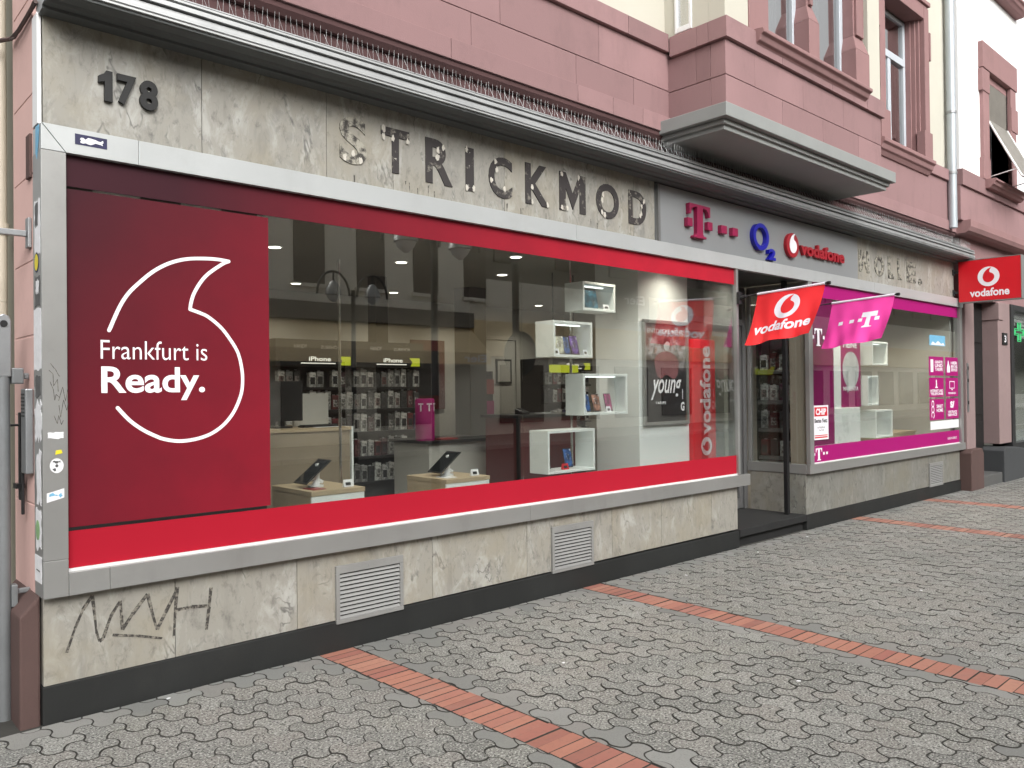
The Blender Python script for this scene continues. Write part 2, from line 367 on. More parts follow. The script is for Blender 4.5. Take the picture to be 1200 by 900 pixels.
# ------------------------------------------------------------------ mesh helpers
class MB:
    def __init__(s): s.v = []; s.f = []; s.m = []
    def add(s, vs, fs, m=0):
        o = len(s.v); s.v += [tuple(p) for p in vs]; s.f += [tuple(i+o for i in f) for f in fs]; s.m += [m]*len(fs); return s
    def box(s, x0, x1, y0, y1, z0, z1, m=0):
        x0, x1 = min(x0, x1), max(x0, x1); y0, y1 = min(y0, y1), max(y0, y1); z0, z1 = min(z0, z1), max(z0, z1)
        return s.add([(x0,y0,z0),(x1,y0,z0),(x1,y1,z0),(x0,y1,z0),(x0,y0,z1),(x1,y0,z1),(x1,y1,z1),(x0,y1,z1)],
                     [(0,3,2,1),(4,5,6,7),(0,1,5,4),(1,2,6,5),(2,3,7,6),(3,0,4,7)], m)
    def prism(s, pts, axis, a, b, m=0):
        # pts: 2D polygon; axis 'x': (y,z) extruded along x ; 'y': (x,z) along y ; 'z': (x,y) along z
        f = {'x': lambda p, t: (t, p[0], p[1]), 'y': lambda p, t: (p[0], t, p[1]), 'z': lambda p, t: (p[0], p[1], t)}[axis]
        n = len(pts); vs = [f(p, a) for p in pts] + [f(p, b) for p in pts]
        fs = [tuple(range(n))[::-1], tuple(range(n, 2*n))] + [(i, (i+1) % n, n+(i+1) % n, n+i) for i in range(n)]
        return s.add(vs, fs, m)
    def tube(s, path, r, n=8, m=0, cap=True):
        path = [Vector(p) for p in path]; rs = r if hasattr(r, '__len__') else [r]*len(path)
        vs = []; fs = []; prev = None
        for i, p in enumerate(path):
            d = (path[min(i+1, len(path)-1)] - path[max(i-1, 0)]).normalized()
            if prev is None:
                a = Vector((0, 0, 1)) if abs(d.z) < .9 else Vector((1, 0, 0))
                u = d.cross(a).normalized()
            else:
                u = (prev - d*prev.dot(d)).normalized()
            prev = u; w_ = d.cross(u)
            for k in range(n):
                t = 2*math.pi*k/n; vs.append(p + (u*math.cos(t) + w_*math.sin(t))*rs[i])
        for i in range(len(path)-1):
            for k in range(n):
                fs.append((i*n+k, i*n+(k+1) % n, (i+1)*n+(k+1) % n, (i+1)*n+k))
        if cap:
            fs.append(tuple(range(n))[::-1]); fs.append(tuple(range((len(path)-1)*n, len(path)*n)))
        return s.add(vs, fs, m)
    def disc(s, c, r, axis, th, n=20, m=0):
        pts = [(math.cos(2*math.pi*k/n)*r, math.sin(2*math.pi*k/n)*r) for k in range(n)]
        i = 'xyz'.index(axis); o = [j for j in range(3) if j != i]
        q = [(c[o[0]]+p[0], c[o[1]]+p[1]) for p in pts]
        return s.prism(q, axis, c[i]-th/2, c[i]+th/2, m)

def wloc(o):
    v = Vector((0, 0, 0))
    while o is not None:
        v += o.location; o = o.parent
    return v
def obj(name, mb, mats, parent=None, bevel=0, local=False, smooth=False, label=None, seg=2):
    me = bpy.data.meshes.new(name)
    off = wloc(parent) if (parent is not None and not local) else Vector((0, 0, 0))
    me.from_pydata([(x-off.x, y-off.y, z-off.z) for x, y, z in mb.v], [], mb.f)
    mats = mats if isinstance(mats, (list, tuple)) else [mats]
    for m in mats: me.materials.append(MATS[m])
    if len(mats) > 1: me.polygons.foreach_set('material_index', mb.m)
    bm = bmesh.new(); bm.from_mesh(me); bmesh.ops.recalc_face_normals(bm, faces=bm.faces); bm.to_mesh(me); bm.free()
    if smooth:
        me.polygons.foreach_set('use_smooth', [True]*len(me.polygons))
    o = bpy.data.objects.new(name, me); COL.objects.link(o)
    if parent is not None: o.parent = parent
    if bevel:
        b = o.modifiers.new('bevel', 'BEVEL'); b.width = bevel; b.segments = seg; b.limit_method = 'ANGLE'; b.angle_limit = R(40)
    if smooth:
        try:
            es = [e for e in me.edges]
            me.set_sharp_from_angle(angle=R(45))
        except Exception: pass
    if label: o['label'] = label
    return o
def tag(o, label, cat, group=None):
    o['label'] = label; o['category'] = cat
    if group: o['group'] = group
    return o
def thing(name, label, cat, loc=(0, 0, 0), group=None):
    o = bpy.data.objects.new(name, None); COL.objects.link(o); o.location = loc; o.empty_display_size = .1
    return tag(o, label, cat, group)
def struct(name, mb, mats, bevel=0):
    o = obj(name, mb, mats, None, bevel); o['kind'] = 'structure'; return o
def dup(root, loc, label=None, group=None):
    r = root.copy(); COL.objects.link(r); r.location = loc
    if label: r['label'] = label
    if group: r['group'] = group
    for ch in list(root.children):
        c = ch.copy(); COL.objects.link(c); c.parent = r
        for g in ch.children:
            d = g.copy(); COL.objects.link(d); d.parent = c
    return r

_tc = {}
def text_geo(s, bold=0.0, ext=0.0, shear=0.0, spacing=1.0):
    k = (s, bold, ext, shear, spacing)
    if k in _tc: return _tc[k]
    cu = bpy.data.curves.new('lettering', 'FONT'); cu.body = s; cu.offset = bold; cu.extrude = ext; cu.shear = shear
    cu.space_character = spacing; cu.resolution_u = 5; cu.size = 1
    o = bpy.data.objects.new('lettering', cu); COL.objects.link(o)
    dg = bpy.context.evaluated_depsgraph_get(); dg.update()
    me = bpy.data.meshes.new_from_object(o.evaluated_get(dg))
    vs = [tuple(v.co) for v in me.vertices]; fs = [tuple(p.vertices) for p in me.polygons]
    bpy.data.objects.remove(o); bpy.data.curves.remove(cu); bpy.data.meshes.remove(me)
    x0 = min(v[0] for v in vs); x1 = max(v[0] for v in vs); y0 = min(v[1] for v in vs); y1 = max(v[1] for v in vs)
    vs = [((v[0]-x0)/(x1-x0), (v[1]-y0)/(y1-y0), v[2]) for v in vs]
    _tc[k] = (vs, fs, (x1-x0)/(y1-y0)); return _tc[k]
def put_text(mb, s, fn, bold=0.0, ext=0.0, shear=0.0, m=0, spacing=1.0):
    """fn maps (u in 0..1, v in 0..1, depth sign) to a world point"""
    vs, fs, a = text_geo(s, bold, ext, shear, spacing)
    mb.add([fn(u, v, d) for u, v, d in vs], fs, m); return mb
def front(x0, x1, z0, z1, y, th=1.0):        # facing the street (-y)
    return lambda u, v, d: (x0+(x1-x0)*u, y - d*th, z0+(z1-z0)*v)
def leftface(y0, y1, z0, z1, x, th=1.0):      # facing -x ; text runs from y0 (left) to y1 (right)
    return lambda u, v, d: (x - d*th, y0+(y1-y0)*u, z0+(z1-z0)*v)

def circ(cx, cy, r, n=40, a0=0, a1=360):
    full = abs(a1-a0) >= 360
    return [(cx+r*math.cos(R(a0+(a1-a0)*k/(n if full else n-1))), cy+r*math.sin(R(a0+(a1-a0)*k/(n if full else n-1)))) for k in range(n)]
def drop(cx, cy, r):
    pts = [(.30, .88), (.02, .80), (-.22, .62), (-.42, .36), (-.52, .05), (-.50, -.22), (-.36, -.46), (-.14, -.58), (.10, -.58), (.32, -.47),
           (.48, -.27), (.53, -.04), (.46, .17), (.30, .32), (.10, .40), (.08, .55), (.16, .74)]
    return [(cx+x*r, cy+y*r) for x, y in smoothpts(pts, 2)]
def smoothpts(p, it=2):
    for _ in range(it):
        q = []
        for i in range(len(p)):
            a, b = p[i], p[(i+1) % len(p)]
            q += [(a[0]*.75+b[0]*.25, a[1]*.75+b[1]*.25), (a[0]*.25+b[0]*.75, a[1]*.25+b[1]*.75)]
        p = q
    return p
def t_shape(x0, x1, z0, z1):                  # slab-serif T
    P = [(0, 1), (1, 1), (1, .68), (.93, .68), (.90, .82), (.80, .90), (.64, .92), (.64, .14), (.68, .07), (.80, .06), (.80, 0), (.20, 0), (.20, .06),
         (.32, .07), (.36, .14), (.36, .92), (.20, .90), (.10, .82), (.07, .68), (0, .68)]
    return [(x0+(x1-x0)*a, z0+(z1-z0)*b) for a, b in P]

# ================================================================== THE SETTING
struct('ground', MB().add([(-120,-200,-.25),(200,-200,-.25),(200,200,-.25),(-120,200,-.25)], [(0,1,2,3)]), 'ground')
struct('road', MB().box(-60, 90, -13.6, -5.75, -.25, -.13), 'asphalt')
kb = MB()
for i in range(-20, 60): kb.box(i*1.0+.004, i*1.0+.996, -5.75, -5.60, -.25, .0)
for i in range(-20, 60): kb.box(i*1.0+.004, i*1.0+.996, -13.75, -13.60, -.25, -.0)
struct('kerb', kb, 'kerb', bevel=.012)
struct('opposite_pavement', MB().box(-60, 90, -18.0, -13.75, -.25, -.01), 'paver_edge')

# pavement: real interlocking bone-shaped stones, brick bands on edge
def clip(poly, axis, lim, keep_less):
    out = []; n = len(poly)
    for i in range(n):
        a, b = poly[i], poly[(i+1) % n]
        ia = (a[axis] <= lim) if keep_less else (a[axis] >= lim)
        ib = (b[axis] <= lim) if keep_less else (b[axis] >= lim)
        if ia: out.append(a)
        if ia != ib:
            t = (lim-a[axis])/(b[axis]-a[axis]); q = [a[0]+(b[0]-a[0])*t, a[1]+(b[1]-a[1])*t]; q[axis] = lim; out.append(tuple(q))
    return out
def inset(poly, d):
    n = len(poly); out = []
    A = sum(poly[i][0]*poly[(i+1) % n][1]-poly[(i+1) % n][0]*poly[i][1] for i in range(n))
    sg = 1 if A > 0 else -1
    for i in range(n):
        p0, p1, p2 = poly[i-1], poly[i], poly[(i+1) % n]
        e1 = Vector((p1[0]-p0[0], p1[1]-p0[1])); e2 = Vector((p2[0]-p1[0], p2[1]-p1[1]))
        if e1.length < 1e-7 or e2.length < 1e-7: out.append(p1); continue
        e1.normalize(); e2.normalize()
        nn = Vector((-e1.y-e2.y, e1.x+e2.x))*sg
        if nn.length < 1e-6: out.append(p1); continue
        nn.normalize(); c = max(.6, nn.dot(Vector((-e1.y, e1.x))*sg))
        out.append((p1[0]+nn.x*d/c, p1[1]+nn.y*d/c))
    return out
PW, PH, PA = .200, .165, .026
bands = [(2.475, 2.712, .06), (4.795, 5.02, -.035), (9.60, 9.87, -.05), (11.87, 12.16, .02)]
def bandx(b, y): return b[0] - b[2]*(y+.8)*.6, b[1] - b[2]*(y+.8)*.6
YFAR = -5.60
pv = MB(); pe = MB()
def wave(x, off):
    t = math.cos(2*math.pi*(x-off)/PW)
    return PA*t*(1.18-.18*t*t)
def stone(mb, poly, dz, gap=.0052, ch=.0035):
    top = inset(poly, gap+ch); mid = inset(poly, gap)
    n = len(poly); tx = random.uniform(-.0012, .0012)
    vs = [(p[0], p[1], dz+tx*(i/n)) for i, p in enumerate(top)] + [(p[0], p[1], dz-.003) for p in mid] + [(p[0], p[1], -.03) for p in mid]
    fs = [tuple(range(n))] + [(i, n+i, n+(i+1) % n, (i+1) % n) for i in range(n)] + [(n+i, 2*n+i, 2*n+(i+1) % n, n+(i+1) % n) for i in range(n)]
    mb.add(vs, fs); k = len(mb.m)
    for i in range(k-2*n, k): mb.m[i] = 1
def area(p): return abs(sum(p[i][0]*p[(i+1) % len(p)][1]-p[(i+1) % len(p)][0]*p[i][1] for i in range(len(p))))/2
SEGX = [(-3.0, None, bands[0]), (None, bands[0], bands[1]), (None, bands[1], bands[2]), (None, bands[2], bands[3]), (24.0, bands[3], None)]
def row_limits(seg, y):
    lo = -3.0 if seg[1] is None else bandx(seg[1], y)[1] + .003
    hi = 21.0 if seg[2] is None else bandx(seg[2], y)[0] - .003
    return lo, hi
VR, VD = (.180, 0.0), (-.080, -.172)
A_, F_ = (1.794, -.611), (1.697, -.675)
E_, B_ = (A_[0]+VD[0], A_[1]+VD[1]), (F_[0]+VR[0], F_[1]+VR[1])
cAB = [A_, (1.7925, -.6275), (1.8005, -.6555), (1.8165, -.6765), (1.8495, -.684), B_]
cFE = [F_, (1.718, -.6925), (1.7315, -.7205), (1.7285, -.7555), (1.719, -.772), E_]
cAF = [A_, (1.7645, -.605), (1.734, -.6065), (1.7115, -.6305), (1.7015, -.656), F_]
def crv(P, k):
    out = []
    for i in range(len(P)-1):
        p0, p1, p2, p3 = P[max(i-1, 0)], P[i], P[i+1], P[min(i+2, len(P)-1)]
        for j in range(k):
            t = j/k
            out.append(tuple(.5*((2*p1[q])+(-p0[q]+p2[q])*t+(2*p0[q]-5*p1[q]+4*p2[q]-p3[q])*t*t+(-p0[q]+3*p1[q]-3*p2[q]+p3[q])*t**3) for q in (0, 1)))
    return out + [P[-1]]
def sh(P, v): return [(p[0]+v[0], p[1]+v[1]) for p in P]
def bone(k):
    ab, fe, af = crv(cAB, k), crv(cFE, k), crv(cAF, k)
    vdr = (VR[0]+VD[0], VR[1]+VD[1])
    return ab[:-1] + sh(fe, VR)[:-1] + sh(af, vdr)[:-1] + sh(ab, VD)[::-1][:-1] + fe[::-1][:-1] + af[::-1][:-1]
SHAPE = {}
for k in (1, 2):
    b0 = bone(k); SHAPE[k] = (b0, inset(b0, .0020), inset(b0, .0042))
YROW0 = .045
for j in range(-15, 30):
    for i in range(-45, 130):
        ox, oy = i*VR[0]+j*VD[0], j*VD[1]
        cx, cy = 1.787+ox, -.70+oy
        if cx < -2.4 or cx > 20 or cy > (YROW0+.12 if cx > .74 else 1.7) or cy < YFAR-.12: continue
        k = 2 if cx < 8 else 1
        b0, i1, i2 = SHAPE[k]
        seg = None
        for sg in SEGX:
            lo, hi = row_limits(sg, cy)
            if lo-.13 < cx < hi+.13:
                lo_hit = sg[1] is not None and cx-lo < .135; hi_hit = sg[2] is not None and hi-cx < .135
                top_hit = cy > -.13 and cx > .74; bot_hit = cy < YFAR+.14
                if lo_hit or hi_hit or top_hit or bot_hit:
                    poly = [(q[0]+ox, q[1]+oy) for q in b0]
                    if lo_hit: poly = clip(poly, 0, lo, False)
                    if len(poly) > 2 and hi_hit: poly = clip(poly, 0, hi, True)
                    if len(poly) > 2 and top_hit: poly = clip(poly, 1, YROW0, True)
                    if len(poly) > 2 and bot_hit: poly = clip(poly, 1, YFAR, False)
                    if len(poly) < 3 or area(poly) < .0012: continue
                    q = [poly[0]]
                    for p in poly[1:]:
                        if abs(p[0]-q[-1][0])+abs(p[1]-q[-1][1]) > .002: q.append(p)
                    if len(q) < 4: continue
                    sm = (lo_hit and cx-lo < .10) or (hi_hit and hi-cx < .10) or (cy > -.13 and cx > .74)
                    stone(pe if sm else pv, q, random.uniform(-.0022, .0014), gap=.0018, ch=.0022)
                else:
                    g = 1.0+.32*math.sin(cx*1.7+cy*2.3)*math.cos(cy*1.9-cx*.6) + random.uniform(-.15, .15)
                    g = max(.6, min(1.4, g)); dz = random.uniform(-.0026, .0020); tx, ty = random.uniform(-.012, .012), random.uniform(-.012, .012)
                    n = len(b0); vs = []
                    for L, d in ((i2, 0), (i1, -.0030), (i1, -.03)):
                        for q, c in zip(L, b0):
                            x_, y_ = c[0]+(q[0]-c[0])*g+ox, c[1]+(q[1]-c[1])*g+oy
                            vs.append((x_, y_, (dz+(x_-cx)*tx+(y_-cy)*ty+d) if d > -.02 else d))
                    fs = [tuple(range(n))] + [(t, n+t, n+(t+1) % n, (t+1) % n) for t in range(n)] + [(n+t, 2*n+t, 2*n+(t+1) % n, n+(t+1) % n) for t in range(n)]
                    tgt = pe if random.random() < .004 else pv
                    tgt.add(vs, fs); kk = len(tgt.m)
                    for t in range(kk-2*n, kk): tgt.m[t] = 1
# straight border row along the shop wall and mortar skirt
struct('pavement_bed', MB().box(-60, 90, YFAR, 12, -.25, -.0062), 'brick_joint')
mb = MB(); mb.v = pv.v; mb.f = pv.f; mb.m = pv.m
o = len(mb.v); mb.v = mb.v + pe.v; mb.f = mb.f + [tuple(i+o for i in f) for f in pe.f]; mb.m = mb.m + [1 if q == 1 else 2 for q in pe.m]
struct('pavement', mb, ['paver', 'brick_joint', 'paver_edge'])
bk = MB()
for b in bands:
    y = .05
    while y > YFAR+.1:
        h = .074 + random.uniform(-.006, .006)
        x0, x1 = bandx(b, y-h/2); jx = random.uniform(-.004, .004); sk = random.uniform(-.003, .003)
        stone(bk, [(x0+jx, y-h), (x1+jx, y-h+sk), (x1+jx, y+sk), (x0+jx, y)], random.uniform(-.003, .002), gap=random.choice((.0008, .0016, .0026)), ch=.0018)
        y -= h
struct('brick_paving', bk, ['clinker', 'brick_joint'])

# ================================================================== THE SHOP BUILDING
XL, XR = .950, 13.40
B = thing('corner_building', 'pink sandstone corner building with cream upper walls above the phone shop', 'building', (XL, .06, 0))
# --- base
mb = MB()
js = [.960, 1.591, 2.309, 3.321, 4.217, 5.210, 5.893, 6.689, 7.150]
for a, b in zip(js[:-1], js[1:]): mb.box(a+.0015, b-.0015, .06, .36, .184, .618)
obj('marble_base', mb, 'marble_base', B, bevel=.0015)
mb = MB()
js = [8.560, 9.74, 10.93, 12.13, 13.38]
for a, b in zip(js[:-1], js[1:]): mb.box(a+.0012, b-.0012, .06, .30, .168, .622)
obj('marble_base', mb, 'marble_base_grey', B, bevel=.0015)
mb = MB(); mb.box(8.563, 8.80, .303, .76, .168, .622)
obj('marble_return', mb, 'marble_side', B, bevel=.002)
mb = MB(); mb.box(7.06, 7.147, .363, .80, .168, .618); obj('marble_return', mb, 'marble_side', B, bevel=.002)
mb = MB(); mb.prism([(.955, -.02), (7.166, -.02), (7.166, .166), (.955, .183)], 'y', .052, .34); obj('plinth', mb, 'plinth_black', B, bevel=.004)
mb = MB(); mb.prism([(8.562, -.02), (13.39, -.02), (13.39, .155), (8.562, .166)], 'y', .052, .30); obj('plinth', mb, 'plinth_black', B, bevel=.004)
# fascia marble
mb = MB()
js = [.972, 1.757, 2.536, 4.028, 5.554, 5.852]
for a, b in zip(js[:-1], js[1:]): mb.box(a+.0016, b-.0016, .06, .34, 2.925, 3.50)
obj('marble_fascia', mb, 'marble_fascia', B, bevel=.0015); mb = MB()
js = [9.925, 11.4, 13.25]
for a, b in zip(js[:-1], js[1:]): mb.box(a+.0016, b-.0016, .06, .34, 2.925, 3.50)
obj('marble_fascia', mb, 'marble_fascia', B, bevel=.0015)
obj('corner_trim', MB().box(.950, .969, .066, .17, 2.94, 3.49), 'white_paint', B, bevel=.003)
# solid core over the shop and behind the fascia
mb = MB(); mb.box(1.2, 13.3, .345, 7.0, 2.96, 3.06); mb.box(.99, 13.39, .345, .60, 3.07, 3.85); mb.box(5.855, 9.92, .09, .34, 2.94, 3.50)
mb.box(.99, 13.0, .42, 9.0, 3.86, 11.5)
obj('core', mb, 'inner_dark', B)
# side wall: courses of pink blocks with open joints, sloped corner plinth
mb = MB(); zs = [.36, 1.06, 1.50, 1.907, 2.282, 2.72, 3.119, 3.62, 4.15, 4.68, 5.3, 6.0, 6.8, 7.6, 8.4]
for a, b in zip(zs[:-1], zs[1:]): mb.box(.953, 1.15, .174, .60, a+.004, b-.004)
mb.box(.956, 1.15, .18, .64, .2, 8.4)
obj('side_wall', mb, 'side_pink', B, bevel=.003)
obj('side_wall_render', MB().box(.985, 1.15, .645, 9.0, -.1, 8.4), 'render_olive', B)
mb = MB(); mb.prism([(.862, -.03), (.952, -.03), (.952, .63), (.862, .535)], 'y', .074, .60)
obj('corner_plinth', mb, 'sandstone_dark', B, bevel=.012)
obj('plaque', MB().box(.940, .955, .19, .27, 2.70, 2.92), 'sandstone_dark', B, bevel=.003)

# --- metal canopy with ribbed front edge
CXL, CXR = .955, 13.36
prof = [(.10, 3.505), (.058, 3.474), (-.015, 3.482), (-.018, 3.496), (-.075, 3.500), (-.085, 3.488), (-.096, 3.500), (-.150, 3.505), (-.190, 3.500)]
prof += [(-.192, 3.514), (-.205, 3.516), (-.205, 3.524), (-.198, 3.526), (-.198, 3.532), (-.207, 3.534), (-.207, 3.564), (-.170, 3.567), (-.170, 3.573), (-.188, 3.574), (-.188, 3.579), (-.170, 3.580), (-.170, 3.586), (-.206, 3.589), (-.206, 3.612), (-.172, 3.616), (-.172, 3.626), (-.200, 3.629), (-.200, 3.640), (-.188, 3.645), (.02, 3.700), (.08, 3.700)]
mb = MB(); n = len(prof)
for i in range(n): mb.v += []
mb.prism(prof, 'x', CXL, CXR)
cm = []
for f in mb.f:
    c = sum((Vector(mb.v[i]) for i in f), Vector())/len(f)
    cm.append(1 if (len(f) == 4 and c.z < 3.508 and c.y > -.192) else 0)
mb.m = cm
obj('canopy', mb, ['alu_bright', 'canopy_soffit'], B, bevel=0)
can = [o for o in B.children if o.name.startswith('canopy')][0]
# bird spikes come in strips
def spikes(x0, n=14):
    mb = MB(); mb.box(x0+.005, x0+n*.0365-.005, -.184, -.150, 3.6515, 3.6575)
    for i in range(n):
        x = x0+.018+i*.0365 + random.uniform(-.003, .003)
        for sy, dy in ((-.176, -.006),) + (((-.160, .055),) if i % 2 else ()):
            mb.tube([(x, sy, 3.65), (x+random.uniform(-.012, .012), sy+dy, 3.755+random.uniform(-.008, .006))], .0009, 4)
    return mb
x = 1.0
while x < 13.2:
    obj('spike_strip', spikes(x), 'alu_bright', can); x += .51
# --- recessed brown strip and sandstone storey
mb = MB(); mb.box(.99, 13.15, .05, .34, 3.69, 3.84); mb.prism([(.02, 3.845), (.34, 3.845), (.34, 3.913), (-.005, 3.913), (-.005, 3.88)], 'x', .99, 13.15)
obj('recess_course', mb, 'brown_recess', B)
def blocks(mb, rows, xlim, y0, y1, hidden=()):
    for (z0, z1, cuts) in rows:
        xs = [xlim[0]] + [c for c in cuts if xlim[0] < c < xlim[1]] + [xlim[1]]
        for a, b in zip(xs[:-1], xs[1:]):
            mb.box(a+.002, b-.002, y0, y1, z0+.002, z1-.002)
mb = MB()
blocks(mb, [(3.915, 4.065, [2.2, 3.47, 4.764, 5.2, 5.6])], (.95, 13.22), -.022, .34)
blocks(mb, [(4.067, 4.31, [1.5, 2.55, 3.67, 4.768, 5.5]), (4.312, 4.65, [1.9, 2.9, 3.95, 5.05])], (.95, 6.05), 0.0, .34)
blocks(mb, [(4.067, 4.65, [])], (9.08, 13.02), 0.0, .34)
blocks(mb, [(4.65, 4.815, [2.2, 4.1, 5.4])], (.95, 5.97), -.035, .34)
blocks(mb, [(4.65, 4.815, [])], (9.14, 13.02), -.035, .34)
obj('stone_wall', mb, 'sandstone', B, bevel=.003)
# cream upper wall, with the right-hand window opening left out
mb = MB()
mb.box(.96, 6.4, .03, .36, 4.818, 11.5); mb.box(6.4, 10.2, .03, .36, 4.818, 11.5)
WX0, WX1, WZ0, WZ1 = 10.75, 11.90, 4.80, 6.78
mb.box(WX1+.10, 13.0, .03, .36, 4.818, 11.5); mb.box(10.2, WX1+.10, .03, .36, WZ1+.05, 11.5)
obj('upper_wall', mb, 'cream', B)
# bay
BX0, BX1, BY = 6.0, 9.12, -.60
mb = MB()
def shell(mb, z0, z1, out, cutsf, cutsl):
    xs = [BX0-out] + cutsf + [BX1+out]
    for a, b in zip(xs[:-1], xs[1:]): mb.box(a+(.0015 if a > BX0 else 0), b-(.0015 if b < BX1 else 0), BY-out, BY+.15, z0+.002, z1-.002)
    ys = [BY+.152] + cutsl + [.028 if out < .01 else -.04]
    for a, b in zip(ys[:-1], ys[1:]):
        mb.box(BX0-out, BX0+.15, a+.001, b-.001, z0+.002, z1-.002)
        mb.box(BX1-.15, BX1+out, a+.001, b-.001, z0+.002, z1-.002)
shell(mb, 4.005, 4.295, 0, [6.95, 7.75, 8.55], []); shell(mb, 4.297, 4.60, 0, [6.47, 7.35, 8.2], [-.3])
shell(mb, 4.602, 4.785, .034, [6.9, 7.9, 8.7], [-.33])
obj('bay_base', mb, 'sandstone', B, bevel=.003)
mb = MB()
mb.box(6.0, 6.40, BY+.002, BY+.16, 4.788, 11.5); mb.box(8.82, 9.12, BY+.002, BY+.16, 4.788, 11.5); mb.box(6.40, 8.82, BY+.002, BY+.2, 6.9, 11.5)
mb.box(6.0, 6.16, -.30, .028, 5.9, 11.5); mb.box(6.0, 6.16, BY+.162, -.268, 4.788, 11.5); mb.box(6.0, 6.16, -.085, .028, 4.788, 5.9); mb.box(8.96, 9.12, BY+.162, .028, 4.788, 11.5)
obj('bay_wall', mb, 'cream', B)
obj('bay_core', MB().box(6.2, 8.9, -.36, .02, 4.01, 11.4), 'inner_dark', B)
mb = MB(); mb.box(BX0-.15, BX1+.15, BY-.095, .02, 3.885, 4.002); obj('bay_slab', mb, 'slab', B, bevel=.006)
mb = MB(); mb.box(BX0-.07, BX1+.07, BY-.02, .02, 3.80, 3.8825); mb.box(BX0-.10, BX1+.10, BY-.045, .02, 3.842, 3.8823); obj('bay_slab', mb, 'slab', B, bevel=.005)
# bay side window
wf = MB(); wf.box(5.985, 6.05, -.266, -.238, 4.80, 5.9); wf.box(5.985, 6.05, -.115, -.087, 4.80, 5.9); wf.box(5.985, 6.05, -.236, -.117, 4.80, 4.85)
o = obj('window', wf, 'white_paint', B, bevel=.004); obj('pane', MB().box(6.012, 6.02, -.236, -.117, 4.852, 5.9), 'glass_window', o); obj('blind', MB().box(6.06, 6.08, -.236, -.117, 4.82, 5.9), 'pane_backing', o)
# bay front windows between sandstone pillars
def pillar(x0, x1, zc, yf, yb, inset_=.07, depth=.06):
    mb = MB()
    mb.box(x0, x1, yf, yb, 4.79, zc)                           # square foot
    # chamfered transition
    a, b = x0+inset_, x1-inset_
    mb.add([(x0, yf, zc), (x1, yf, zc), (x1, yb, zc), (x0, yb, zc), (a, yf+depth, zc+.16), (b, yf+depth, zc+.16), (b, yb, zc+.16), (a, yb, zc+.16)],
           [(0,1,5,4), (1,2,6,5), (2,3,7,6), (3,0,4,7)])
    mb.box(a, b, yf+depth, yb, zc+.16, 11)
    mb.box(a+.03, b-.03, yf+depth-.025, yf+depth, zc+.17, 11)
    return mb
mb = pillar(6.37, 6.70, 12, BY-.012, BY+.2); obj('pillar', mb, 'sandstone_trim', B, bevel=.004)
for a, b in ((7.47, 7.68), (8.50, 8.825)):
    obj('pillar', pillar(a, b, 5.22, BY-.012, BY+.2, .045, .05), 'sandstone_trim', B, bevel=.005)
def casement(x0, x1, z0, z1, y, par, transom=None, pane_backing=True, fw_=.055, sky_part=.6):
    mb = MB()
    mb.box(x0, x0+fw_, y, y+.06, z0, z1); mb.box(x1-fw_, x1, y, y+.06, z0, z1); mb.box(x0+fw_+.001, x1-fw_-.001, y, y+.06, z0, z0+fw_); mb.box(x0+fw_+.001, x1-fw_-.001, y, y+.06, z1-fw_, z1)
    xm = (x0+x1)/2
    if transom:
        mb.box(x0+fw_+.001, x1-fw_-.001, y-.02, y+.06, transom-.05, transom+.05); mb.box(xm-.05, xm+.05, y-.01, y+.06, z0+fw_+.001, transom-.051)
    g = .012
    mb.box(x0+fw_+g, x0+fw_+g+.035, y-.012, y+.045, z0+fw_+g, z1-fw_-g); mb.box(x1-fw_-g-.035, x1-fw_-g, y-.012, y+.045, z0+fw_+g, z1-fw_-g)
    o = obj('window', mb, 'window_frame', par, bevel=.004)
    obj('pane', MB().box(x0+fw_, x1-fw_, y+.02, y+.026, z0+fw_, z1-fw_), 'glass_window', o)
    if pane_backing:
        xc = x0+(x1-x0)*sky_part
        c = MB(); pts = [(x0+(xc-x0)*i/24, y+.075+.010*math.sin(i*1.9)) for i in range(25)]
        c.v = [(p[0], p[1], z0+.02) for p in pts]+[(p[0], p[1], z1) for p in pts]; c.f = [(i, i+1, 26+i, 25+i) for i in range(24)]; c.m = [0]*24
        obj('pane_backing', c, 'sky_sheet', o)  # white sheet made up for the bright sky mirrored in the pane
        obj('dark_room', MB().box(x0, x1, y+.12, y+.13, z0, z1), 'pane_backing', o)
    return o
casement(6.70, 7.52, 4.79, 7.0, BY+.15, B, sky_part=.72); casement(7.64, 8.54, 4.79, 7.0, BY+.15, B, sky_part=.58)
def sill(x0, x1, yf, yb, z0, z1):
    h = z1-z0
    return MB().prism([(yb, z0), (yf+.10, z0+.01), (yf+.07, z0+h*.28), (yf+.045, z0+h*.36), (yf+.03, z0+h*.62), (yf, z0+h*.72), (yf, z1-.015), (yf+.02, z1), (yb, z1+.01)], 'x', x0, x1)
obj('window_sill', sill(6.44, 8.66, -.715, -.55, 4.635, 4.80), 'sandstone_trim', B, bevel=.006)
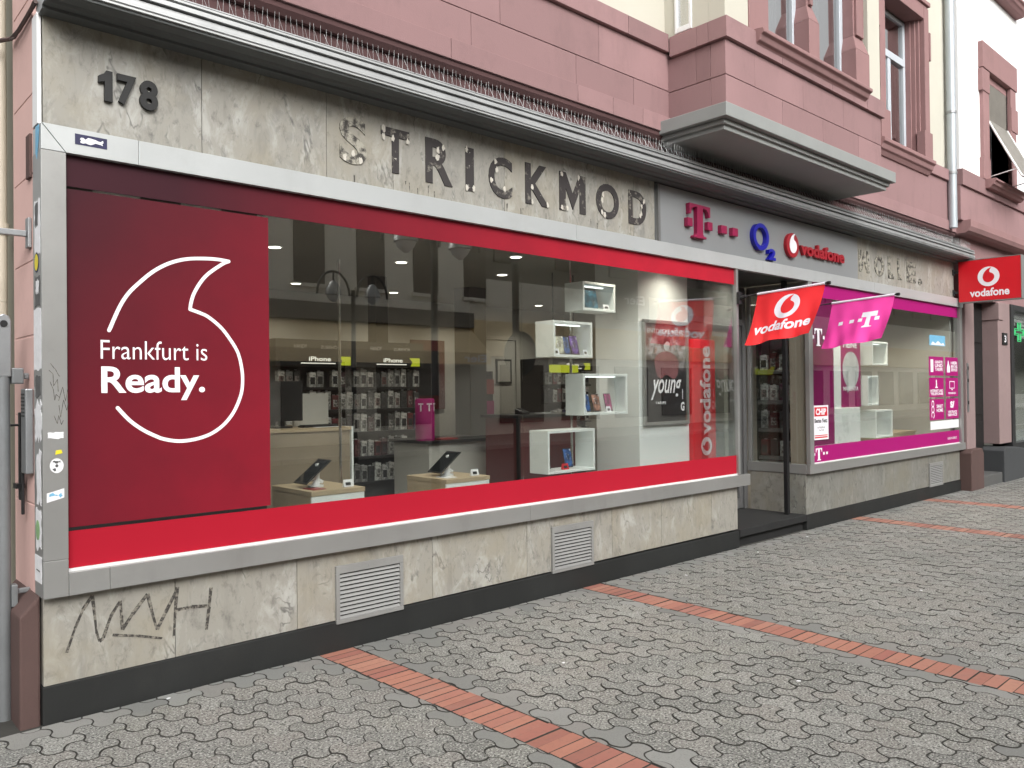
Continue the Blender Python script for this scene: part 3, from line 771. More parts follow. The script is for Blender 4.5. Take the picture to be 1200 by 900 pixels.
# wall window right of the bay
o = casement(WX0, WX1, WZ0, WZ1, .20, B, transom=6.18, sky_part=.62)
mb = MB()
for (xa, xb) in ((10.3, WX0), (WX1, 12.14)):
    inn = WX0 if xa < WX0-.1 else WX1; s = -1 if xa < WX0-.1 else 1
    for i, (d0, d1, yf) in enumerate(((0, .028, .13), (.028, .055, .075), (.055, .085, .03), (.085, .25, -.035))):
        a, b = inn+s*d0, inn+s*d1; mb.box(min(a, b)+.001, max(a, b)-.001, yf, .21, 4.80, 6.98)
    mb.box(min(inn+s*.002, inn+s*.285), max(inn+s*.002, inn+s*.285), -.055, .06, 4.79, 5.20)
    mb.box(min(inn+s*.252, inn+s*.30), max(inn+s*.252, inn+s*.30), -.045, .03, 6.25, 6.65)
mb.box(10.05, 12.12, -.03, .2, 6.80, 7.0); mb.box(10.0, 12.16, -.06, .03, 7.003, 7.06)
obj('window_surround', mb, 'sandstone_trim', B, bevel=.006)
obj('window_sill', sill(10.40, 12.12, -.12, .2, 4.585, 4.798), 'sandstone_trim', B, bevel=.006)

# ------------------------------------------------------------------ shop windows
FZ0, FZ1 = .620, 2.930
def seam_boxes(mb, segs):
    for s in segs: mb.box(*s)
mb = MB()
mb.box(.950, 1.060, 0, .170, .802, 2.80)                                   # left stile
mb.box(.950, 1.060, 0, .170, FZ0, .800)                                    # corner plate
mb.box(1.0615, 1.248, 0, .045, FZ0, .733); mb.box(1.2495, 4.20, 0, .045, FZ0, .733); mb.box(4.2015, 7.300, 0, .045, FZ0, .733)   # sill
mb.box(7.098, 7.135, .008, .05, .735, 2.80)                              # slim right stile
SW1 = obj('shop_window', mb, 'alu', B, bevel=.002); mb = MB()
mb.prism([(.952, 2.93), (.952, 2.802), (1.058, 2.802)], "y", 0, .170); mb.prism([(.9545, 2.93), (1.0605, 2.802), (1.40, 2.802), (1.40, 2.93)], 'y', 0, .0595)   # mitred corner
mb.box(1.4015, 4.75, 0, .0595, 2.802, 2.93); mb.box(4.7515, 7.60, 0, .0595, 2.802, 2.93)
obj('top_rail', mb, 'alu_skylit', SW1, bevel=.002)
obj('window_board', MB().box(1.06, 7.10, .057, .30, .69, .730), 'white_shelf', SW1)
obj('glass_pane', MB().box(1.062, 4.168, .036, .044, .733, 2.802), 'glass', SW1)
obj('glass_pane', MB().box(4.172, 7.098, .036, .044, .733, 2.802), 'glass', SW1)
obj('glass_pane', MB().box(7.108, 7.114, .06, .78, .735, 2.80), 'glass', SW1)
obj('lit_ledge_strip', MB().box(1.062, 7.098, .022, .0352, .7335, .748), 'white_paint', SW1)  # added white strip standing for the light caught by the sill ledge
obj('top_film', MB().box(1.0615, 7.0975, .0335, .0352, 2.645, 2.8015), 'film_top', SW1)
obj('bottom_film', MB().box(1.0615, 7.0975, .0335, .0352, .749, .932), 'film_red', SW1)
obj('printed_panel', MB().box(1.068, 2.132, .0335, .0352, .950, 2.632), 'film_panel', SW1)
obj('backing_board', MB().box(1.062, 2.128, .074, .084, .74, 2.80), 'inner_dark', SW1)
mb = MB(); y_ = .0328
put_text(mb, 'Frankfurt is', front(1.220, 1.766, 1.788, 1.886, y_), bold=-.004)
obj('lettering', mb, 'film_text', SW1)
mb = MB(); put_text(mb, 'Ready.', front(1.222, 1.752, 1.572, 1.750, y_), bold=.022)
obj('lettering', mb, 'film_text', SW1)
PA_ = [(1.261,1.935),(1.311,2.056),(1.356,2.132),(1.416,2.198),(1.487,2.262),(1.57,2.312),(1.66,2.342),(1.755,2.354),(1.83,2.357),(1.893,2.352),(1.858,2.335),(1.779,2.275),(1.735,2.225),(1.697,2.160),(1.680,2.11),(1.673,2.068),
      (1.73,2.05),(1.777,2.029),(1.845,1.975),(1.897,1.910),(1.94,1.84),(1.962,1.756),(1.968,1.68),(1.958,1.60),(1.92,1.51),(1.869,1.443),(1.81,1.397),(1.747,1.369),(1.67,1.353),(1.595,1.352),(1.51,1.372),(1.432,1.413),(1.36,1.468),(1.299,1.537)]
def cr(P, k=6):
    out = []
    for i in range(len(P)-1):
        p0, p1, p2, p3 = P[max(i-1, 0)], P[i], P[i+1], P[min(i+2, len(P)-1)]
        if i in (13, 15, 14): p0 = p1 if i == 15 else p0
        for j in range(k):
            t = j/k
            out.append(tuple(.5*((2*p1[q])+(-p0[q]+p2[q])*t+(2*p0[q]-5*p1[q]+4*p2[q]-p3[q])*t*t+(-p0[q]+3*p1[q]-3*p2[q]+p3[q])*t**3) for q in (0, 1)))
    return out+[P[-1]]
mb = MB()
def stroke(mb, P, wd, y, th=.0004):
    for i in range(len(P)-1):
        a, b = Vector(P[i]), Vector(P[i+1]); d = (b-a).normalized(); nn = Vector((-d.y, d.x))*wd/2
        e = i*.000004
        mb.prism([(a-nn)[:], (b-nn)[:], (b+nn)[:], (a+nn)[:]], 'y', y-e, y+th)
        mb.disc((b.x, y+th/2-e/2-.000002, b.y), wd/2, 'y', th+e, 12)
    mb.disc((P[0][0], y+th/2, P[0][1]), wd/2, 'y', th+.0004, 12)
stroke(mb, cr(PA_[:10])+cr(PA_[9:16])[1:]+cr(PA_[15:])[1:], .019, y_)
obj('outline_mark', mb, 'film_text', SW1)

# right shop window
mb = MB()
mb.box(8.565, 8.655, 0, .05, .735, 2.80); mb.box(8.555, 13.47, 0, .045, .628, .733); mb.box(13.30, 13.40, 0, .10, .735, 2.80)
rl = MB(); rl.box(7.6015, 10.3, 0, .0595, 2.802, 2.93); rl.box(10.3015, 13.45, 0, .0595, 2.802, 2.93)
mb.box(8.555, 8.62, .048, .79, .626, .733); mb.box(8.575, 8.615, .75, .79, .735, 2.78); mb.box(8.575, 8.615, .052, .79, 2.70, 2.80)
SW2 = obj('shop_window', mb, 'alu', B, bevel=.002); obj('top_rail', rl, 'alu_skylit', SW2, bevel=.002)
obj('window_board', MB().box(8.62, 13.30, .057, .75, .69, .730), 'white_shelf', SW2)
obj('glass_pane', MB().box(8.656, 13.298, .036, .044, .734, 2.802), 'glass', SW2)
obj('glass_pane', MB().box(8.592, 8.598, .05, .75, .734, 2.70), 'glass', SW2)
obj('lit_ledge_strip', MB().box(8.656, 13.298, .022, .0352, .7335, .746), 'white_paint', SW2)  # same added strip, painting the lit ledge of this window
obj('top_film', MB().box(8.656, 13.298, .0335, .0352, 2.64, 2.8015), 'magenta', SW2)
obj('bottom_film', MB().box(8.656, 13.298, .0335, .0352, .747, .932), 'magenta', SW2)
obj('side_film', MB().box(8.656, 9.25, .047, .0485, .934, 2.638), 'magenta', SW2)
mb = MB(); mb.prism(t_shape(8.75, 8.90, .765, .905), 'y', .0315, .0330)
obj('window_emblem', mb, 'film_text', SW2)
for xx in (8.715, 8.945, 9.02): obj('window_square', MB().box(xx-.02, xx+.02, .0315, .0330, .825, .855), 'film_text', SW2)
mb = MB(); mb.prism(t_shape(8.76, 8.94, 2.08, 2.28), 'y', .0315, .0330); 
obj('window_emblem', mb, 'film_text', SW2)
for xx in (8.73, 8.98): obj('window_square', MB().box(xx-.018, xx+.018, .0315, .0330, 2.16, 2.20), 'film_text', SW2)
mb = MB(); put_text(mb, 'ERLEBEN, WAS VERBINDET.', front(12.82, 13.20, .80, .84, .0330), bold=.01); obj('window_lettering', mb, 'film_text', SW2)

# ------------------------------------------------------------------ entrance recess
mb = MB(); mb.box(7.17, 8.558, .045, 1.15, .098, .172); mb.box(7.172, 8.556, .10, 1.15, -.02, .097)
obj('door_step', mb, 'rubber_mat', B, bevel=.006)
mb = MB(); mb.box(7.12, 7.20, .80, .88, .172, 2.8); mb.box(8.50, 8.57, .80, .88, .172, 2.8); mb.box(7.2015, 8.4985, .80, .88, 2.35, 2.42); mb.box(7.2015, 8.4985, .80, .88, 2.72, 2.80)
mb.box(7.205, 7.28, .82, .87, .18, 2.345); mb.box(8.42, 8.495, .82, .87, .18, 2.345); mb.box(7.2815, 8.4185, .82, .87, .18, .30); mb.box(7.2815, 8.4185, .82, .87, 2.26, 2.345)
d_ = obj('shop_door', mb, 'alu_dark', B, bevel=.003)
obj('door_glass', MB().box(7.28, 8.42, .84, .848, .30, 2.26), 'glass', d_); obj('fanlight', MB().box(7.20, 8.50, .84, .848, 2.42, 2.72), 'glass', d_)
obj('door_handle', MB().tube([(7.40, .78, .9), (7.40, .78, 1.6)], .015, 10), 'steel', d_)
obj('entrance_soffit', MB().box(7.14, 8.56, .062, .89, 2.81, 2.87), 'dark_frame', B)
obj('entrance_post', MB().box(8.395, 8.445, .19, .24, .1725, 2.808), 'black_plastic', B, bevel=.004)
mb = MB(); mb.tube([(7.2, .35, .30), (7.2, .35, .55)], .012, 8); mb.tube([(7.2, .35, .36), (7.14, .35, .36)], .01, 8); obj('hose_tap', mb, 'steel', B)

# ------------------------------------------------------------------ shop interior (shell)
mb = MB(); mb.box(1.0, 13.3, .37, 5.2, .12, .17); obj('shop_floor', mb, 'inner_floor', B)
mb = MB(); mb.box(1.0, 13.3, .345, 5.2, 2.905, 2.955); obj('shop_ceiling', mb, 'inner_ceiling', B)
mb = MB(); mb.box(1.0, 13.3, 5.0, 5.15, .171, 2.904); mb.box(1.16, 1.25, .10, 4.99, .171, 2.904); mb.box(13.2, 13.29, .12, 4.99, .171, 2.904); mb.box(9.8, 9.9, 1.9, 4.99, .171, 2.904)
obj('shop_wall', mb, 'inner_wall', B)
mb = MB(); mb.box(8.0, 8.05, 4.95, 4.998, .172, 2.45); mb.box(8.67, 8.72, 4.95, 4.998, .172, 2.45); mb.box(8.052, 8.668, 4.95, 4.998, 2.40, 2.45); mb.box(8.06, 8.66, 4.965, 4.998, .18, 2.39)
o = obj('inner_door', mb, 'inner_wall', B, bevel=.004); obj('handle', MB().tube([(8.12, 4.93, 1.1), (8.22, 4.93, 1.1)], .012, 8), 'steel', o)
obj('concrete_pillar', MB().box(6.35, 6.62, 3.3, 3.6, .172, 2.903), 'inner_dark', B)
obj('concrete_pillar', MB().box(4.92, 5.08, 3.2, 3.36, .172, 2.903), 'inner_dark', B)

# ================================================================== NEIGHBOURING BUILDING
NX, NY = 13.06, -.12
N = thing('white_building', 'white rendered neighbouring building with pink stone trim and a green cross shop front', 'building', (15.0, .1, 0))
mb = MB()
NW = (14.30, 15.40, 4.95, 6.62)
mb.box(NX+.03, NW[0], NY+.02, .4, 4.852, 12); mb.box(NW[1], 24, NY+.02, .4, 4.852, 12); mb.box(NW[0], NW[1], NY+.02, .4, NW[3]+.02, 12)
obj('wall', mb, 'white_plaster', N)
mb = MB(); mb.box(NX, 16.6, NY, .4, 4.092, 4.607); mb.box(16.603, 24, NY, .4, 4.092, 4.607); mb.box(NX, 24, NY-.035, .4, 4.61, 4.85)
obj('stone_band', mb, 'sandstone', N, bevel=.004)
mb = MB(); mb.prism([(NY-.10, 4.09), (NY-.10, 3.99), (NY-.07, 3.93), (NY-.02, 3.90), (.4, 3.90), (.4, 4.09)], 'x', NX+.10, 24)
obj('cornice', mb, 'sandstone_trim', N, bevel=.004)
obj('upper_room', MB().box(14.2, 15.5, .30, .5, 4.9, 6.7), 'pane_backing', N)
obj('frieze', MB().box(13.42, 24, .01, .4, 2.99, 3.898), 'sandstone', N)
mb = MB()
for (xa, xb) in ((14.02, NW[0]), (NW[1], 15.68)): mb.box(xa, xb, NY-.035, .2, 4.853, 6.618)
mb.box(13.98, 15.72, NY-.05, .2, 6.62, 7.03); mb.box(13.96, NW[0]-.002, NY-.048, 0, 6.25, 6.6); mb.box(NW[1]+.002, 15.74, NY-.048, 0, 5.9, 6.3); mb.box(13.98, NW[0]-.002, NY-.046, 0, 4.853, 5.2)
mb.box(NW[0]+.001, NW[1]-.001, NY+.03, .1, 6.50, 6.617)
obj('window_surround', mb, 'sandstone_trim', N, bevel=.006)
obj('window_sill', sill(14.05, 15.66, NY-.20, .1, 4.70, 4.85), 'sandstone_trim', N, bevel=.006)
obj('window_sill', sill(14.35, 15.95, NY-.20, .1, 7.95, 8.12), 'sandstone_trim', N, bevel=.006)
o = casement(NW[0]+.01, NW[1]-.01, 4.90, 6.6, .14, N, pane_backing=True)
# roller shutter pushed out on stays
mb = MB()
z = 6.50
while z > 5.92: mb.prism([(NY+.035, z), (NY+.02, z-.015), (NY+.035, z-.034), (NY+.05, z-.034), (NY+.05, z)], 'x', NW[0]+.03, NW[1]-.03); z -= .036
hy, hz, by, bz = NY+.02, 5.90, NY-.46, 4.88
nsl = 30
for i in range(nsl):
    a = i/nsl; b_ = (i+.9)/nsl; m_ = (i+.45)/nsl
    p = lambda t, off: (hy+(by-hy)*t - off*.9, hz+(bz-hz)*t - off*.42)
    mb.prism([p(a, 0), p(m_, .012), p(b_, 0), p(b_, -.012), p(a, -.012)], 'x', NW[0]+.05, NW[1]-.05)
sh = obj('roller_shutter', mb, 'shutter', N)
mb = MB()
for xx in (NW[0]+.03, NW[1]-.03): mb.tube([(xx, hy, hz), (xx, by, bz)], .016, 8)
mb.tube([(NW[0]+.03, by, bz), (NW[1]-.03, by, bz)], .018, 8)
for xx in (NW[0]+.03, NW[1]-.03): mb.tube([(xx, by+.05, bz+.12), (xx, NY+.05, 4.93)], .008, 6)
obj('shutter_frame', mb, 'white_paint', sh)
# ground floor : piers, house door, shop front
mb = MB(); mb.box(13.475, 13.86, -.02, .5, .60, 3.0); 
obj('pier', mb, 'pier_stone_shaded', N, bevel=.01); mb = MB(); mb.box(15.08, 15.70, 0.0, .8, .62, 3.0)
mb.box(15.062, 15.30, -.02, .25, 2.70, 2.98); 
obj('pier', mb, 'pier_stone_shaded', N, bevel=.01)
mb = MB(); mb.prism([(13.40, -.02), (13.96, -.02), (13.96, .55), (13.88, .63), (13.46, .63), (13.40, .57)], 'y', -.10, .5); obj('pier_foot', mb, 'sandstone_dark', N, bevel=.012)
mb = MB(); mb.prism([(14.98, -.02), (16.1, -.02), (16.1, .50), (15.7, .55), (15.06, .58), (14.98, .52)], 'y', -.09, .8); obj('pier_foot', mb, 'stone_base', N, bevel=.012)
mb = MB(); mb.box(13.965, 14.975, -.06, .75, -.02, .17); obj('door_step', mb, 'stone_step', N, bevel=.012)
mb = MB(); mb.box(13.865, 15.075, .24, .32, .172, 2.98); mb.box(13.95, 14.4, .22, .239, .35, 1.0); mb.box(14.52, 14.97, .22, .239, .35, 1.0); mb.box(13.95, 14.4, .22, .239, 1.12, 2.2); mb.box(14.52, 14.97, .22, .239, 1.12, 2.2); mb.box(13.95, 14.97, .22, .239, 2.32, 2.9)
hd = obj('house_door', mb, 'digit_black', N, bevel=.006); obj('handle', MB().tube([(14.44, .19, 1.05), (14.44, .19, 1.35)], .014, 8), 'steel', hd)
mb = MB(); mb.box(15.705, 15.86, -.02, .3, .50, 3.0); mb.box(15.862, 24, -.02, .3, -.02, .60); mb.box(15.862, 24, -.02, .3, 2.90, 3.0); mb.box(18.4, 18.5, -.02, .3, .602, 2.898); mb.box(21.0, 21.1, -.02, .3, .602, 2.898)
sf = obj('shop_front', mb, 'dark_frame', N, bevel=.004)
obj('pane', MB().box(15.86, 24, .05, .058, .60, 2.9), 'glass', sf)
mb = MB()
for k in range(6): mb.prism([(.10, 2.86-k*.07), (.085, 2.80-k*.07), (.12, 2.80-k*.07)], 'x', 15.87, 24)
obj('blind', mb, 'louver_white', sf)
mb = MB(); mb.box(15.87, 24, 1.2, 1.25, -.02, 2.95); mb.box(15.72, 24, .31, 1.2, 2.91, 2.96); obj('back_wall', mb, 'inner_wall', sf)
mb = MB(); mb.box(15.9, 23.9, .12, .9, .602, .66); obj('display_shelf', mb, 'white_shelf', sf)
# things beside the house door
t = thing('number_plate', 'small dark house number plate 3 on the pink door pier', 'house number', (15.38, -.004, 2.3))
obj('plate', MB().box(15.26, 15.50, -.018, -.001, 2.29, 2.49), 'digit_black', t, bevel=.003)
mb = MB(); put_text(mb, '3', front(15.33, 15.43, 2.33, 2.45, -.0195), bold=.02); obj('numeral', mb, 'film_text', t)
t = thing('cross_sign', 'green neon outlined cross in the shop window at the right edge', 'sign', (16.3, .03, 2.2))
def crossout(r, a): return [(-a, -r), (a, -r), (a, -a), (r, -a), (r, a), (a, a), (a, r), (-a, r), (-a, a), (-r, a), (-r, -a), (-a, -a)]
mb = MB(); mb.prism([(16.26+p[0], 2.54+p[1]*.62) for p in crossout(.27, .095)], 'y', .018, .045); obj('backing', mb, 'inner_dark', t)
for r, a in ((.262, .09), (.215, .045)):
    P = [(16.26+p[0], .012, 2.54+p[1]*.62) for p in crossout(r, a)]; obj('neon_tube', MB().tube(P+[P[0]], .007, 6), 'cross_green', t)
t = thing('price_card', 'pale leaflet card standing low in the green cross shop window', 'card', (16.05, .2, .661)); mb = MB(); mb.box(15.93, 16.2, .2, .21, .662, 1.05); obj('card', mb, 'sticker_white', t); mb = MB(); mb.box(15.95, 16.18, .195, .199, .85, 1.0); obj('print', mb, 'sticker_green', t)
t = thing('product_box', 'yellow cardboard display box inside the green cross shop window', 'box', (16.4, .3, .661)); mb = MB(); mb.box(16.2, 16.6, .35, .6, .662, 1.9); obj('carton', mb, 'pack_pale', t, bevel=.004); mb = MB(); mb.box(16.22, 16.58, .344, .349, 1.2, 1.8); obj('print', mb, 'sticker_yellow', t)

# rain pipe between the two houses
t = thing('rain_pipe', 'pale grey zinc rain pipe running down between cream and white houses', 'drainpipe', (12.90, -.05, 4.0))
obj('pipe', MB().tube([(12.90, -.06, 3.95), (12.90, -.06, 12)], .062, 16), 'zinc_pipe', t, smooth=True)
for z in (4.75, 5.65, 7.6):
    obj('clamp', MB().tube([(12.90, -.06, z), (12.90, -.06, z+.035)], .071, 16), 'steel', t)
t = thing('door_bell_panel', 'narrow grey bell and lock strip on the stone beside the magenta window', 'bell panel', (13.55, -.025, 1.6))
obj('plate', MB().box(13.49, 13.56, -.030, -.0205, 1.2, 1.95), 'alu_dark', t, bevel=.002)
mb = MB()
for z in (1.85, 1.66, 1.32): mb.box(13.505, 13.545, -.036, -.0305, z, z+.05)
obj('button', mb, 'black_plastic', t)

# ================================================================== SIGNS AND LETTERING ON THE FACADE
t = thing('house_number', 'black raised house number 178 on the stained marble fascia', 'house number', (1.37, .06, 3.11))
for ch, x0, x1 in (('1', 1.228, 1.288), ('7', 1.312, 1.405), ('8', 1.422, 1.515)):
    mb = MB(); z0 = 3.115; (mb.prism([(x0+.022, z0), (x1, z0), (x1, 3.272), (x0+.030, 3.272), (x0+.022, 3.256), (x0-.006, 3.238), (x0-.006, 3.205), (x0+.022, 3.214)], 'y', .038, .058) if ch == '1' else put_text(mb, ch, front(x0, x1, z0, 3.272, .048, 1), bold=.038, ext=.010)); obj('digit', mb, 'digit_black', t)
def ghost(lab, chars, grp, faint=False):
    x0 = chars[0][1]
    t = thing('wall_lettering', lab, 'lettering', (x0, .06, 3.03))
    rnd = random.Random(3)
    for ch, a, b, z0, z1 in chars:
        mb = MB()
        if ch in 'MW':
            q = [(0, 0), (0, 1), (.24, 1), (.5, .47), (.76, 1), (1, 1), (1, 0), (.77, 0), (.77, .60), (.5, .06), (.23, .60), (.23, 0)]
            mb.prism([(a+(b-a)*u, z0+(z1-z0)*(v if ch == 'M' else 1-v)) for u, v in q], 'y', .0528, .0597)
        else: put_text(mb, ch, front(a, b, z0, z1, .0562, 1), bold=.05 if faint and ch != '.' else .026, ext=.0035)
        l = obj('letter', mb, 'ghost_faint' if faint or ch == 'S' else 'ghost_letter', t)
        if ch == '.' or faint: continue
        vs = [v for v in mb.v if v[1] < .053]
        for k in range(4):
            g = MB()
            v = vs[rnd.randrange(len(vs))]; cx = v[0]*.85+((a+b)/2)*.15; cz = v[2]*.88+((z0+z1)/2)*.12
            P = []
            for i in range(11):
                an = 2*math.pi*i/11; r = rnd.uniform(.6, 1.2)
                P.append((cx+math.cos(an)*.014*r, cz+math.sin(an)*.024*r))
            g.prism(P, 'y', .0495-.0001*k, .0522); obj('glue_spot', g, 'glue_spot', l)
ghost('weathered black ghost lettering STRICKMOD on the marble fascia', [('S', 2.625, 2.825, 3.06, 3.36), ('T', 2.936, 3.160, 3.06, 3.355), ('R', 3.296, 3.53, 3.045, 3.355), ('I', 3.651, 3.726, 3.045, 3.355), ('C', 3.869, 4.103, 3.04, 3.345),
       ('K', 4.241, 4.495, 3.04, 3.355), ('M', 4.616, 4.923, 3.045, 3.355), ('O', 5.055, 5.347, 3.05, 3.345), ('D', 5.479, 5.724, 3.05, 3.345)], None)
ghost('faint flaking ghost lettering WOLLE on the marble right of the grey sign', [('W', 9.99, 10.28, 3.05, 3.325), ('O', 10.436, 10.738, 3.04, 3.31), ('L', 10.855, 11.035, 3.04, 3.33), ('L', 11.157, 11.30, 3.05, 3.33), ('E', 11.47, 11.78, 3.045, 3.325), ('.', 11.86, 12.0, 3.03, 3.12)], None, True)
# graffiti tag on the marble base
t = thing('graffiti', 'black scrawled marker tag on the marble base left of the vents', 'graffiti', (1.4, .06, .3))
mb = MB()
G = [[(1.062,.328),(1.10,.44),(1.136,.525),(1.180,.590),(1.190,.50),(1.198,.405),(1.212,.352),(1.23,.364),(1.267,.469),(1.313,.539),(1.318,.46),(1.322,.388),(1.371,.458),(1.448,.55),(1.47,.45),(1.495,.352),(1.539,.434),(1.603,.55)],
     [(1.603,.56),(1.592,.45),(1.583,.301)], [(1.590,.437),(1.68,.438),(1.765,.428)], [(1.787,.525),(1.775,.42),(1.759,.297)], [(1.275,.371),(1.40,.34),(1.521,.301)]]
for k, P in enumerate(G):
    for i in range(len(P)-1):
        a, b = Vector(P[i]), Vector(P[i+1]); d = (b-a).normalized(); nn = Vector((-d.y, d.x))*random.uniform(.006, .0105)
        e = (i+20*k)*.00001
        mb.prism([(a-nn)[:], (b-nn*.8)[:], (b+nn*.8)[:], (a+nn)[:]], 'y', .0580-e, .0597)
obj('marker_line', mb, 'scratch', t)

# grey sign board over the door
t = thing('fascia_sign', 'long grey sign board with three raised phone company logos over the door', 'sign', (7.9, .05, 2.93))
mb = MB(); mb.box(5.860, 9.918, .040, .086, 2.934, 3.46); obj('sign_panel', mb, 'sign_grey', t, bevel=.002)
obj('edge_trim', MB().box(5.855, 5.885, .020, .0395, 2.934, 3.455), 'alu_dark', t)
mb = MB(); mb.prism(t_shape(6.30, 6.64, 3.03, 3.345), 'y', -.005, .0395); obj('logo_letter', mb, 'letter_magenta', t, bevel=.003)
for a, b in ((6.27, 6.35), (6.60, 6.68), (6.83, 6.93), (7.03, 7.13)):
    obj('logo_square', MB().box(a, b, -.003, .0393, 3.125, 3.205), 'letter_magenta', t, bevel=.003)
mb = MB(); cx, cz = 7.57, 3.178; n = 48
for k in range(n):
    a0, a1 = 2*math.pi*k/n, 2*math.pi*(k+1)/n
    q = [(cx+ro*math.cos(a), cz+rz*math.sin(a)) for ro, rz, a in ((.155, .140, a0), (.155, .140, a1), (.105, .096, a1), (.105, .096, a0))]
    mb.prism(q, 'y', -.005, .0395)
lo = obj('logo_letter', mb, 'letter_blue', t); lo.name = 'logo_letter'
mb = MB(); put_text(mb, '2', front(7.72, 7.86, 2.955, 3.075, .017, 1), bold=.05, ext=.022); obj('logo_digit', mb, 'letter_blue', t)
mb = MB(); mb.prism(circ(8.235, 3.165, .135), 'y', .0, .0395); em = obj('emblem_disc', mb, 'letter_red', t, bevel=.003)
sx = .60
mb = MB(); mb.prism([(8.235+(p[0])*1.0, 3.165+p[1]) for p in drop(0, 0, .150)], 'y', -.006, -.0005); obj('emblem_drop', mb, 'film_text', em)
mb = MB(); put_text(mb, 'vodafone', front(8.42, 9.48, 3.085, 3.235, .020, 1), bold=.035, ext=.018); obj('logo_wordmark', mb, 'letter_red', t)

# projecting light box
t = thing('projecting_sign', 'red double-sided box sign with white round emblem projecting from the wall', 'sign', (13.25, 0, 2.85))
mb = MB(); mb.box(13.205, 13.36, -.855, -.02, 2.862, 3.478); obj('box', mb, 'sign_red', t, bevel=.008)
mb = MB(); mb.box(13.202, 13.362, -.857, -.85, 2.855, 3.485); mb.box(13.202, 13.362, -.849, -.02, 2.852, 2.861); mb.box(13.202, 13.362, -.849, -.02, 3.479, 3.488); obj('box_frame', mb, 'alu', t)
def ring_on_x(mb, x, cy, cz, r, th=.002):
    n = 48
    mb.prism([(cy+p[0], cz+p[1]) for p in circ(0, 0, r)], 'x', x, x-th)
mb = MB(); ring_on_x(mb, 13.2045, -.43, 3.215, .145, .0025); e_ = obj('emblem', mb, 'film_text', t)
mb = MB(); mb.prism([(-.43-p[0], 3.215+p[1]) for p in drop(0, .0, .15)], 'x', 13.2015, 13.2005); obj('emblem_drop', mb, 'sign_red', e_)
mb = MB(); put_text(mb, 'vodafone', leftface(-.175, -.70, 2.925, 3.045, 13.2035, 1), bold=.03); obj('lettering', mb, 'film_text', t)
for z in (3.31, 3.00):
    mb = MB(); mb.box(13.22, 13.26, -.021, .0445, z, z+.03); mb.box(13.19, 13.255, .045, .0595, z-.03, z+.06); obj('bracket', mb, 'dark_frame', t, bevel=.003)

